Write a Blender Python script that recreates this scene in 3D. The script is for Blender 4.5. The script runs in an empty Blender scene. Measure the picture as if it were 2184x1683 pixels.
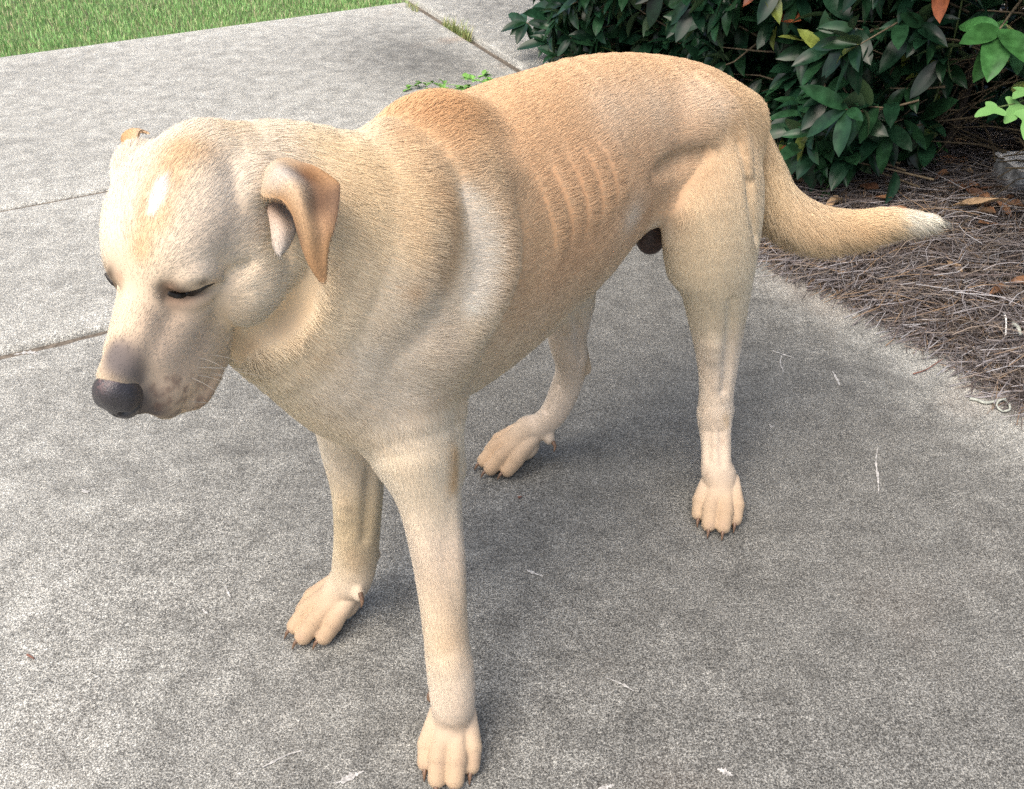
import bpy, math, random
import numpy as np
from mathutils import Matrix, Vector

# ------------------------------------------------------------------ camera, world, sun
scene = bpy.context.scene
COL = scene.collection
CAM_F, CAM_TH, CAM_H, CAM_R = 2005.19, math.radians(36.5528), .95513, math.radians(-.8170)
cam_data = bpy.data.cameras.new('camera')
cam_data.sensor_width = 36.0
cam_data.lens = 36.0 * CAM_F / 2184.0
cam_data.clip_start = .02
cam_data.clip_end = 400
camera = bpy.data.objects.new('camera', cam_data)
camera.matrix_world = Matrix.Translation((0, 0, CAM_H)) @ Matrix.Rotation(math.pi/2 - CAM_TH, 4, 'X') @ Matrix.Rotation(CAM_R, 4, 'Z')
COL.objects.link(camera)
scene.camera = camera

SUN_EL, SUN_AZ = math.radians(62), math.radians(-140)      # azimuth measured from +Y towards +X
world = bpy.data.worlds.new('World'); scene.world = world
world.use_nodes = True
wn = world.node_tree; wn.nodes.clear()
sky = wn.nodes.new('ShaderNodeTexSky'); sky.sky_type = 'NISHITA'; sky.sun_disc = False
sky.sun_elevation = SUN_EL; sky.sun_rotation = SUN_AZ
sky.air_density = 1.0; sky.dust_density = 6.0; sky.ozone_density = 0.6
bg = wn.nodes.new('ShaderNodeBackground'); bg.inputs['Strength'].default_value = .15
wo = wn.nodes.new('ShaderNodeOutputWorld')
wn.links.new(sky.outputs[0], bg.inputs['Color']); wn.links.new(bg.outputs[0], wo.inputs[0])
sun_d = bpy.data.lights.new('sun', 'SUN'); sun_d.energy = 1.2; sun_d.angle = math.radians(60); sun_d.color = (1, .965, .91)
sun = bpy.data.objects.new('sun', sun_d)
sv = Vector((math.sin(SUN_AZ)*math.cos(SUN_EL), math.cos(SUN_AZ)*math.cos(SUN_EL), math.sin(SUN_EL)))
sun.rotation_euler = sv.to_track_quat('Z', 'Y').to_euler(); sun.location = sv*10
COL.objects.link(sun)
vs = scene.view_settings
vs.view_transform = 'Standard'; vs.look = 'None'; vs.gamma = 1; vs.use_curve_mapping = False
vs.exposure = 0.77
try:
    scene.cycles_curves.shape = 'RIBBONS'
    scene.cycles.max_bounces = 6; scene.cycles.diffuse_bounces = 3; scene.cycles.glossy_bounces = 2
    scene.cycles.transparent_max_bounces = 8
    scene.cycles.use_denoising = False
except Exception: pass
rng = np.random.default_rng(7)
random.seed(7)

# ------------------------------------------------------------------ helpers
def ray(u, v):
    du, dv = u-1092., v-841.
    a = du*math.cos(CAM_R)+dv*math.sin(CAM_R); b = -du*math.sin(CAM_R)+dv*math.cos(CAM_R)
    return np.array([a, CAM_F*math.cos(CAM_TH)-b*math.sin(CAM_TH), -(CAM_F*math.sin(CAM_TH)+b*math.cos(CAM_TH))])/CAM_F
def pt(u, v, d): return np.array([0, 0, CAM_H])+ray(u, v)*d
def gnd(u, v, z=0.):
    r = ray(u, v); return np.array([0, 0, CAM_H])+r*(z-CAM_H)/r[2]
def nrm(v):
    v = np.asarray(v, float); return v/np.maximum(np.linalg.norm(v, axis=-1, keepdims=True), 1e-9)
def tag(o, label=None, cat=None, group=None, kind=None):
    if label: o['label'] = label
    if cat: o['category'] = cat
    if group: o['group'] = group
    if kind: o['kind'] = kind
    return o
def empty(name, loc=(0, 0, 0)):
    o = bpy.data.objects.new(name, None); o.location = loc; o.empty_display_size = .05
    COL.objects.link(o); return o
def mesh_obj(name, verts, faces, mat=None, parent=None, smooth=True, colors=None, loc=None):
    verts = np.asarray(verts, np.float32)
    me = bpy.data.meshes.new(name)
    if isinstance(faces, np.ndarray) and faces.ndim == 2:
        n = faces.shape[1]
        me.vertices.add(len(verts)); me.vertices.foreach_set('co', verts.ravel())
        me.loops.add(faces.size); me.loops.foreach_set('vertex_index', faces.astype(np.int32).ravel())
        me.polygons.add(len(faces)); me.polygons.foreach_set('loop_start', np.arange(0, faces.size, n, dtype=np.int32))
        me.update(calc_edges=True)
    else:
        me.from_pydata(verts.tolist(), [], [list(map(int, f)) for f in faces]); me.update()
    if smooth: me.polygons.foreach_set('use_smooth', np.ones(len(me.polygons), bool))
    if colors is not None:
        ca = me.color_attributes.new('col', 'FLOAT_COLOR', 'POINT')
        c4 = np.ones((len(verts), 4), np.float32); c4[:, :3] = colors
        ca.data.foreach_set('color', c4.ravel())
    if mat: me.materials.append(mat)
    o = bpy.data.objects.new(name, me)
    COL.objects.link(o)
    if parent is not None: o.parent = parent
    if loc is not None: o.location = loc
    return o
def tube(path, radii, n=7, cap=True):
    """tapered tube verts, faces"""
    path = np.asarray(path, float); m = len(path)
    radii = np.broadcast_to(np.asarray(radii, float), (m,))
    tan = nrm(np.gradient(path, axis=0)); up = np.array([0.02, .01, 1.])
    if abs(tan[0]@up) > .9: up = np.array([1., 0.05, 0])
    V = []
    for i in range(m):
        s = nrm(np.cross(tan[i], up)); t = nrm(np.cross(s, tan[i])); up = t
        for k in range(n):
            a = 2*math.pi*k/n
            V.append(path[i]+radii[i]*(math.cos(a)*s+math.sin(a)*t))
    Fc = [(i*n+k, i*n+(k+1) % n, (i+1)*n+(k+1) % n, (i+1)*n+k) for i in range(m-1) for k in range(n)]
    if cap:
        Fc.append(tuple(range(n))[::-1]); Fc.append(tuple((m-1)*n+k for k in range(n)))
    return V, Fc
def smooth_path(P, k=6):
    P = np.asarray(P, float); Q = np.vstack([2*P[0]-P[1], P, 2*P[-1]-P[-2]]); out = []
    for i in range(1, len(Q)-2):
        for j in range(k):
            t = j/k
            out.append(.5*((2*Q[i])+(-Q[i-1]+Q[i+1])*t+(2*Q[i-1]-5*Q[i]+4*Q[i+1]-Q[i+2])*t*t+(-Q[i-1]+3*Q[i]-3*Q[i+1]+Q[i+2])*t**3))
    out.append(Q[-2]); return np.array(out)
class MB:
    def __init__(s): s.v = []; s.f = []; s.c = []
    def add(s, V, Fc, col=None):
        b = len(s.v); s.v += [tuple(x) for x in V]; s.f += [tuple(i+b for i in f) for f in Fc]
        s.c += [col if col is not None else (1, 1, 1)]*len(V)
    def build(s, name, mat, parent=None, smooth=True, col=False):
        return mesh_obj(name, np.array(s.v), s.f, mat, parent, smooth, np.array(s.c) if col else None)

# ------------------------------------------------------------------ materials
def new_mat(name):
    m = bpy.data.materials.new(name); m.use_nodes = True; nt = m.node_tree; nt.nodes.clear()
    o = nt.nodes.new('ShaderNodeOutputMaterial'); b = nt.nodes.new('ShaderNodeBsdfPrincipled')
    nt.links.new(b.outputs[0], o.inputs[0]); return m, nt, b, o
def N(nt, typ, **kw):
    n = nt.nodes.new(typ)
    for k, v in kw.items():
        if k in n.inputs: n.inputs[k].default_value = v
        else: setattr(n, k, v)
    return n
def ramp(nt, fac, stops):
    r = nt.nodes.new('ShaderNodeValToRGB'); nt.links.new(fac, r.inputs[0])
    el = r.color_ramp.elements
    while len(el) < len(stops): el.new(.5)
    for e, (p, c) in zip(el, stops):
        e.position = p; e.color = (c, c, c, 1) if not hasattr(c, '__len__') else (*c, 1)
    return r
def mix(nt, a, b, fac, typ='MIX'):
    m = nt.nodes.new('ShaderNodeMix'); m.data_type = 'RGBA'; m.blend_type = typ
    for s, i in ((fac, 0), (a, 6), (b, 7)):
        if hasattr(s, 'links'): nt.links.new(s, m.inputs[i])
        elif hasattr(s, '__len__'): m.inputs[i].default_value = (*s, 1)
        else: m.inputs[i].default_value = s
    return m.outputs[2]
def simple(name, col, rough=.7, noise=.15, scale=60, bump=.0, attr=False, spec=.5):
    m, nt, b, o = new_mat(name)
    tc = N(nt, 'ShaderNodeNewGeometry')
    nz = N(nt, 'ShaderNodeTexNoise', Scale=scale, Detail=4.); nt.links.new(tc.outputs['Position'], nz.inputs['Vector'])
    r = ramp(nt, nz.outputs[0], [(.3, 1-noise*1.6), (.7, 1+noise*.6)])
    base = col
    if attr:
        at = N(nt, 'ShaderNodeAttribute', attribute_name='col'); base = at.outputs['Color']
    nt.links.new(mix(nt, base, r.outputs[0], 1., 'MULTIPLY'), b.inputs['Base Color'])
    b.inputs['Roughness'].default_value = rough; b.inputs['Specular IOR Level'].default_value = spec
    if bump:
        bp = N(nt, 'ShaderNodeBump', Strength=bump, Distance=.002); nt.links.new(nz.outputs[0], bp.inputs['Height']); nt.links.new(bp.outputs[0], b.inputs['Normal'])
    return m
# ================================================================== ground and pavement
PHI = math.radians(26)
E1 = np.array([math.cos(PHI), math.sin(PHI)]); E2 = np.array([-math.sin(PHI), math.cos(PHI)])
def ab(a, b, z=0.):
    a = np.asarray(a, float); b = np.asarray(b, float)
    return np.stack([a*E1[0]+b*E2[0], a*E1[1]+b*E2[1], np.broadcast_to(np.asarray(z, float), a.shape)], -1)
def vnoise(x, y, seed=0):
    """smooth value noise, numpy"""
    x = np.asarray(x, float); y = np.asarray(y, float)
    xi = np.floor(x).astype(int); yi = np.floor(y).astype(int); xf = x-xi; yf = y-yi
    def h(i, j):
        n = (i*374761393+j*668265263+seed*144665) & 0x7fffffff
        n = ((n ^ (n >> 13))*1274126177) & 0x7fffffff
        return ((n ^ (n >> 16)) & 0xffff)/65535.
    u = xf*xf*(3-2*xf); w = yf*yf*(3-2*yf)
    return (h(xi, yi)*(1-u)+h(xi+1, yi)*u)*(1-w)+(h(xi, yi+1)*(1-u)+h(xi+1, yi+1)*u)*w
def fbm(x, y, seed=0, o=4):
    return sum(vnoise(x*2**i, y*2**i, seed+i)*.5**(i+1) for i in range(o))/(1-.5**o)

soil_mat = simple('distant_lawn', (.12, .17, .06), .95, .45, 25, .8)
g = mesh_obj('ground', [(-150, -150, -.12), (150, -150, -.12), (150, 150, -.12), (-150, 150, -.12)], [(0, 1, 2, 3)], soil_mat, smooth=False)
tag(g, kind='structure')

# concrete
conc, nt, bs, _ = new_mat('weathered_concrete')
geo = N(nt, 'ShaderNodeNewGeometry'); pos = geo.outputs['Position']
def tex(scale, detail=3., rough=.6, off=(0, 0, 0), stretch=None):
    mp = N(nt, 'ShaderNodeMapping'); mp.inputs['Location'].default_value = off
    if stretch: mp.inputs['Scale'].default_value = stretch
    nt.links.new(pos, mp.inputs[0])
    n = N(nt, 'ShaderNodeTexNoise', Scale=scale, Detail=detail, Roughness=rough); nt.links.new(mp.outputs[0], n.inputs['Vector']); return n.outputs[0]
at = N(nt, 'ShaderNodeAttribute', attribute_name='col')
sep = N(nt, 'ShaderNodeSeparateColor'); nt.links.new(at.outputs['Color'], sep.inputs[0])
fine = tex(470, 2., .7); mid_ = tex(150, 4., .75, (3, 1, 0)); big = tex(22, 6., .72, (7, 2, 0))
dirt = tex(18, 7., .76, (1, 9, 0))
# R = algae amount, G = rusty edge tint, B = fresh/pale
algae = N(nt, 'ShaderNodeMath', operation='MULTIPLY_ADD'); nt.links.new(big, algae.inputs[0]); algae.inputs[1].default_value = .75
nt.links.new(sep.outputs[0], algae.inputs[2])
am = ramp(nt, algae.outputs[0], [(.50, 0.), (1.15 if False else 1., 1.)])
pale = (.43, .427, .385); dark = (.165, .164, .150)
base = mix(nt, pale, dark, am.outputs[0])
fl = ramp(nt, fine, [(.36, .36), (.50, .93), (.62, 1.85)])
ml = ramp(nt, mid_, [(.36, .66), (.50, 1.0), (.66, 1.38)])
dl = ramp(nt, dirt, [(.34, .72), (.66, 1.22)])
base = mix(nt, base, fl.outputs[0], 1., 'MULTIPLY'); base = mix(nt, base, ml.outputs[0], 1., 'MULTIPLY'); base = mix(nt, base, dl.outputs[0], 1., 'MULTIPLY')
base = mix(nt, base, (.42, .27, .17), sep.outputs[1])
vor = N(nt, 'ShaderNodeTexVoronoi', Scale=260.); nt.links.new(pos, vor.inputs['Vector'])
vr = ramp(nt, vor.outputs['Distance'], [(.10, 1.), (.20, 0.)])
vsel = ramp(nt, tex(90, 2., .6, (5, 5, 1)), [(.60, 0.), (.66, .55)])
vm = N(nt, 'ShaderNodeMath', operation='MULTIPLY'); nt.links.new(vr.outputs[0], vm.inputs[0]); nt.links.new(vsel.outputs[0], vm.inputs[1])
base = mix(nt, base, (.62, .59, .54), vm.outputs[0])
nt.links.new(base, bs.inputs['Base Color']); bs.inputs['Roughness'].default_value = .9; bs.inputs['Specular IOR Level'].default_value = .25
bh = N(nt, 'ShaderNodeMath', operation='ADD'); nt.links.new(fine, bh.inputs[0]); nt.links.new(mid_, bh.inputs[1])
bp = N(nt, 'ShaderNodeBump', Strength=.9, Distance=.0022); nt.links.new(bh.outputs[0], bp.inputs['Height']); nt.links.new(bp.outputs[0], bs.inputs['Normal'])

pavement = empty('pavement'); tag(pavement, kind='structure')
def slab(a0, a1, b0, b1, z=0., res=.025, seed=1, jag=.0, jag_b1=0., edge_pale=.12, algae_fn=None, nearcut=None):
    na = int((a1-a0)/res)+1; nb = int((b1-b0)/res)+1
    A = np.linspace(a0, a1, na); B = np.linspace(b0, b1, nb)
    # insert edge rows for the rounded arris
    ins = np.array([0, .004, .010]); A = np.unique(np.concatenate([A[1:-1], a0+ins, a1-ins])); B = np.unique(np.concatenate([B[1:-1], b0+ins, b1-ins]))
    AA, BB = np.meshgrid(A, B, indexing='ij')
    e = np.minimum.reduce([AA-a0, a1-AA, BB-b0, b1-BB])
    Z = z-.007*np.clip(1-e/.010, 0, 1)**2 + .0015*(fbm(AA*3, BB*3, seed)-.5)
    wob = (fbm(AA*5+BB, BB*5, seed+5, 5)-.5)*2*jag
    fa = np.clip(1-np.minimum(AA-a0, a1-AA)/.06, 0, 1); fb = np.clip(1-np.minimum(BB-b0, b1-BB)/.06, 0, 1)
    fb1 = np.clip(1-(b1-BB)/.06, 0, 1)
    wb2 = (fbm(AA*7+3, BB*0+seed, seed+8, 5)-.5)*2*jag_b1
    # the body is warped only near its edges
    P = ab(AA+wob*fa, BB+wob*fb+wb2*fb1, Z)
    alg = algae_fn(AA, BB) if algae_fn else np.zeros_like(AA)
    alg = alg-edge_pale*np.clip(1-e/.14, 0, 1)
    rust = np.clip(fbm(AA*9, BB*9, seed+3)*2.2-1.25, 0, 1)*np.clip(1-(a1-AA)/.22, 0, 1)*.55 if a1 < 1.4 else np.zeros_like(AA)
    rust = rust+.10*np.clip(fbm(AA*5+9, BB*5, 77)*3.2-2.0, 0, 1)*np.clip(1-BB/1.0, 0, 1)
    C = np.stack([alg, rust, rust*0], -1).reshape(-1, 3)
    V = P.reshape(-1, 3); na, nb = AA.shape
    idx = np.arange(na*nb).reshape(na, nb)
    Q = np.stack([idx[:-1, :-1], idx[1:, :-1], idx[1:, 1:], idx[:-1, 1:]], -1).reshape(-1, 4)
    # skirt
    ring = np.concatenate([idx[:, 0], idx[-1, 1:], idx[-2::-1, -1], idx[0, -2:0:-1]])
    sk = V[ring].copy(); sk[:, 2] = z-.11; o0 = len(V); V = np.vstack([V, sk]); C = np.vstack([C, C[ring]+[.35, .1, 0]])
    n = len(ring); i = np.arange(n); j = (i+1) % n
    Q = np.vstack([Q, np.stack([ring[i], o0+i, o0+j, ring[j]], -1)])
    o = mesh_obj('slab', V, Q, conc, pavement, True, C); return o
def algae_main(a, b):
    # darker patch right of and below the dog, fading to the pale bed side edge
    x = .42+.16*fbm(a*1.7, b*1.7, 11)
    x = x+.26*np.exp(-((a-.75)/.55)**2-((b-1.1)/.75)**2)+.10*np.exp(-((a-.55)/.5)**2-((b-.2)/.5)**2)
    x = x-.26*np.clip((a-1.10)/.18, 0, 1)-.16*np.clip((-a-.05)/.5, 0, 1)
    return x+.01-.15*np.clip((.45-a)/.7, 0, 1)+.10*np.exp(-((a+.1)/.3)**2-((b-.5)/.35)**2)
def algae_far(a, b):
    return .12+.30*fbm(a*1.6+4, b*1.6, 13)+.34*np.exp(-((a-1.13)/.22)**2-((b-2.95)/.35)**2)-.10*np.clip((b-3.3)/.3, 0, 1)
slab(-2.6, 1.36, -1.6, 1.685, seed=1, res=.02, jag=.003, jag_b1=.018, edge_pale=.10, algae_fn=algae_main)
slab(-3.2, 1.36, 1.712, 2.361, seed=2, jag=.002, algae_fn=lambda a, b: .16+.28*fbm(a*1.7, b*1.7, 21)+.16*np.clip((a-.2)/.5, 0, 1))
slab(-3.8, 1.352, 2.373, 3.67, seed=3, jag=.002, algae_fn=algae_far)
slab(1.385, 4.2, 2.42, 5.2, z=.004, seed=4, jag=.003, algae_fn=lambda a, b: .14+.26*fbm(a*1.6+8, b*1.6, 31)+.22*np.exp(-((a-1.75)/.28)**2))
# dirt packed in the joints
jd = simple('joint_dirt', (.16, .135, .105), .95, .4, 90, .8)
for (a0, a1, b0, b1, z) in ((-3.2, 1.36, 1.66, 1.74, -.011), (-3.8, 1.36, 2.355, 2.38, -.007), (1.33, 1.41, 2.3, 5.2, -.016)):
    P = ab([a0, a1, a1, a0], [b0, b0, b1, b1], z); o = mesh_obj('joint_filler', P, [(0, 1, 2, 3)], jd, pavement, False)
# pale scratches and splashes on the near slab
mark_mat = simple('chalky_mark', (.50, .49, .46), .9, .35, 300, .3)
def mark(pts, w, seed):
    r = np.random.default_rng(seed); P = smooth_path([gnd(*p)[:2] for p in pts], 8)
    T = nrm(np.gradient(P, axis=0)); S = np.stack([-T[:, 1], T[:, 0]], -1); n = len(P)
    ww = w*(.25+r.random(n))*np.sin(np.linspace(.25, math.pi-.25, n))
    L = P+S*(ww*(.6+.8*r.random(n)))[:, None]; Rr = P-S*(ww*(.6+.8*r.random(n)))[:, None]
    V = np.vstack([np.c_[L, np.full(n, .0014)], np.c_[Rr, np.full(n, .0014)]])
    mesh_obj('mark', V, [(i, i+1, n+i+1, n+i) for i in range(n-1)], mark_mat, pavement, False)
for i, (p, w) in enumerate([
    ([(715, 1672), (745, 1660), (776, 1645)], .004), ([(1530, 1640), (1548, 1648), (1562, 1655)], .004),
    ([(1645, 748), (1668, 756), (1692, 764)], .0022), ([(1668, 757), (1664, 775), (1672, 795)], .0016), ([(1775, 792), (1784, 808), (1790, 822)], .0025),
    ([(1872, 955), (1868, 985), (1872, 1020), (1874, 1055)], .0018), ([(176, 1044), (184, 1050), (192, 1048)], .004),
    ([(1640, 905), (1646, 911), (1650, 909)], .0025), ([(560, 1638), (610, 1612), (650, 1600)], .0018), ([(1120, 1215), (1140, 1224), (1160, 1230)], .002),
    ([(480, 1250), (488, 1268), (492, 1275)], .0016), ([(432, 1300), (438, 1306), (446, 1312)], .002), ([(1290, 1445), (1330, 1462), (1352, 1475)], .0016),
    ([(30, 757), (62, 752), (85, 757)], .0045), ([(1270, 1690), (1290, 1680), (1310, 1676)], .003)]): mark(p, w, i)
# ================================================================== lawn
lawn_mat = simple('lawn_soil', (.12, .17, .06), .95, .45, 25, .8)
P = ab([-3.8, 3.9, 3.9, -3.8], [3.682, 3.682, 9.5, 9.5], -.020)
P = np.vstack([ab([-60, 1.372, 1.372, -60], [3.682, 3.682, 60, 60], -.022)]); o = mesh_obj('lawn', P, [(0, 1, 2, 3)], lawn_mat, smooth=False); tag(o, kind='structure')
def blades(n, fa, fb, hmin, hmax, w, z0, dens=None, seed=5, cols=None, lean=.5, zfn=None):
    r = np.random.default_rng(seed); A = fa[0]+r.random(n)*(fa[1]-fa[0]); B = fb[0]+r.random(n)**(1.25)*(fb[1]-fb[0])
    if dens is not None: k = r.random(n) < dens(A, B); A, B = A[k], B[k]; n = len(A)
    base = ab(A, B, z0 if zfn is None else zfn(A, B)); h = hmin+(hmax-hmin)*r.random(n)**1.5; th = r.random(n)*6.283; ln = (r.random(n)*.9+.15)*lean*h; ph = r.random(n)*6.283
    D = np.stack([np.cos(ph)*ln, np.sin(ph)*ln, np.zeros(n)], -1); W = np.stack([np.cos(th), np.sin(th), np.zeros(n)], -1)*w*(.6+.8*r.random(n))[:, None]
    Zv = np.stack([np.zeros(n), np.zeros(n), h], -1)
    V = np.stack([base-W, base+W, base+D*.35+Zv*.6+W*.75, base+D*.35+Zv*.6-W*.75, base+D+Zv*.95], 1).reshape(-1, 3)
    i = np.arange(n)[:, None]*5
    Fc = np.vstack([np.hstack([i, i+1, i+2]), np.hstack([i, i+2, i+3]), np.hstack([i+3, i+2, i+4])])
    cc = np.array(cols)[r.integers(0, len(cols), n)]*(.75+.5*r.random(n))[:, None]; C = np.repeat(cc, 5, 0)
    return V, Fc, C
gm, nt, bs, _ = new_mat('grass_blade'); at = N(nt, 'ShaderNodeAttribute', attribute_name='col'); nt.links.new(at.outputs['Color'], bs.inputs['Base Color']); bs.inputs['Roughness'].default_value = .6
V, Fc, C = blades(150000, (-3.4, 1.37), (3.665, 5.8), .010, .032, .0015, -.022, lambda a, b: np.clip(.35+1.1*fbm(a*5, b*5, 9), 0, 1), 5,
                  [(.25, .46, .15), (.30, .52, .18), (.20, .40, .12), (.40, .50, .22), (.48, .46, .27), (.28, .52, .18)])
tag(mesh_obj('grass', V, Fc, gm, None, False, C), 'short green lawn grass growing along the far concrete edge', 'grass', kind='stuff')
def plant_cat(o, label, cat, group=None): return tag(o, label, cat, group)
D0 = lambda u, v: gnd(u, v)
# grass tufts in the joint
for (u, v, n, sc, lab) in ((880, 20, 60, .7, 'short grass tuft in the diagonal joint nearest the lawn corner'), (958, 58, 70, .8, 'small pale grass tuft in the diagonal joint between two others'),
                           (986, 72, 150, 1.0, 'largest yellowish grass tuft in the diagonal concrete joint')):
    c = gnd(u, v); r = np.random.default_rng(u); T_ = MB()
    for i in range(n):
        b0 = np.array([c[0], c[1], -.012])+np.append(-E2*(r.random()-.5)*.14*sc+E1*(r.random()-.5)*.012, 0); h = (.02+.045*r.random())*sc; d = nrm(r.normal(size=3)*[1, 1, 0])*h*.6; w = nrm(np.cross(d, UPZ := np.array([0, 0, 1.])))*.0014
        b0 = b0-np.array([c[0], c[1], 0]); T_.add([b0-w, b0+w, b0+d*.4+[0, 0, h*.6]+w*.7, b0+d*.4+[0, 0, h*.6]-w*.7, b0+d+[0, 0, h]], [(0, 1, 2, 3), (3, 2, 4)], [(.22, .32, .10), (.40, .38, .16), (.30, .36, .13)][i % 3])
    o = T_.build('grass_tuft', gm, None, False, True); o.location = (c[0], c[1], 0); tag(o, lab, 'grass tuft', 'grass tufts in the concrete joint')

# ================================================================== leaves
def leaf_mesh(name, L=.085, W=.030, fold=.22, bend=.25, n=7, tipy=1., wav=.0, lobes=None, seed=0):
    r = np.random.default_rng(seed); t = np.linspace(0, 1, n)
    w = W*.5*np.sin(np.pi*t**.95)**.68; w[0] = .0012; w[-1] = .0002
    if lobes is not None: w = np.interp(t, lobes[0], lobes[1])*W*.5
    V = []
    for i in range(n):
        x = L*t[i]; z = -bend*L*t[i]**2; wy = wav*math.sin(t[i]*9+seed)*L
        V += [(x, -w[i], z+w[i]*fold*1.6+wy), (x, -w[i]*.5, z+w[i]*fold*.7+wy*.4), (x, 0, z), (x, w[i]*.5, z+w[i]*fold*.7-wy*.3), (x, w[i], z+w[i]*fold*1.6-wy*.6)]
    F4 = [(i*5+k, (i+1)*5+k, (i+1)*5+k+1, i*5+k+1) for i in range(n-1) for k in range(4)]
    return np.array(V), F4
def leaf_mat(name, col, under_c, rough=.25, spec=.28, vein=.25):
    m, nt, b, o = new_mat(name); tc = N(nt, 'ShaderNodeTexCoord'); oi = N(nt, 'ShaderNodeObjectInfo'); g = N(nt, 'ShaderNodeNewGeometry')
    nz = N(nt, 'ShaderNodeTexNoise', Scale=55., Detail=4.); nt.links.new(g.outputs['Position'], nz.inputs['Vector']); r = ramp(nt, nz.outputs[0], [(.3, .62), (.7, 1.35)])
    n2 = N(nt, 'ShaderNodeTexNoise', Scale=9., Detail=2.); nt.links.new(g.outputs['Position'], n2.inputs['Vector']); r2 = ramp(nt, n2.outputs[0], [(.35, .7), (.65, 1.3)])
    c = mix(nt, col, r.outputs[0], 1., 'MULTIPLY'); c = mix(nt, c, r2.outputs[0], 1., 'MULTIPLY'); c = mix(nt, c, under_c, g.outputs['Backfacing'])
    nt.links.new(c, b.inputs['Base Color']); b.inputs['Specular IOR Level'].default_value = spec
    rr = ramp(nt, nz.outputs[0], [(.3, rough*.8), (.7, rough*1.5)]); nt.links.new(rr.outputs[0], b.inputs['Roughness'])
    bp = N(nt, 'ShaderNodeBump', Strength=.15, Distance=.001); nt.links.new(nz.outputs[0], bp.inputs['Height']); nt.links.new(bp.outputs[0], b.inputs['Normal'])
    return m
LM = [leaf_mat('leaf_dark_green', (.009, .032, .016), (.07, .12, .06)), leaf_mat('leaf_deep_green', (.014, .045, .019), (.08, .14, .06)),
      leaf_mat('leaf_yellow_green', (.16, .20, .045), (.2, .25, .08)), leaf_mat('leaf_bright_green', (.042, .135, .036), (.12, .26, .08), .3), leaf_mat('leaf_rust', (.20, .065, .028), (.25, .1, .05))]
LSH = [leaf_mesh('l', .104, .040, .16, .22, seed=1), leaf_mesh('l', .092, .037, .26, .35, seed=2), leaf_mesh('l', .112, .042, .10, .10, seed=3), leaf_mesh('l', .078, .033, .25, .45, wav=.02, seed=4)]
LDATA = {}
def leaf_data(shape, mi):
    if (shape, mi) not in LDATA:
        V, F4 = LSH[shape]; o = mesh_obj('leaf', V, F4, LM[mi]); LDATA[(shape, mi)] = o.data; bpy.data.objects.remove(o)
    return LDATA[(shape, mi)]
def orient(d, upv, roll=0.):
    d = nrm(d); y = nrm(np.cross(upv, d)); z = np.cross(d, y); c, s = math.cos(roll), math.sin(roll)
    y2 = y*c+z*s; z2 = z*c-y*s; return np.stack([d, y2, z2], 1)
bark = simple('shrub_bark', (.085, .070, .058), .9, .4, 70, .8)
twig_m = simple('twig_bark', (.13, .10, .06), .8, .3, 90, .4)
FW = np.array([0, math.cos(CAM_TH), -math.sin(CAM_TH)])
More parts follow.
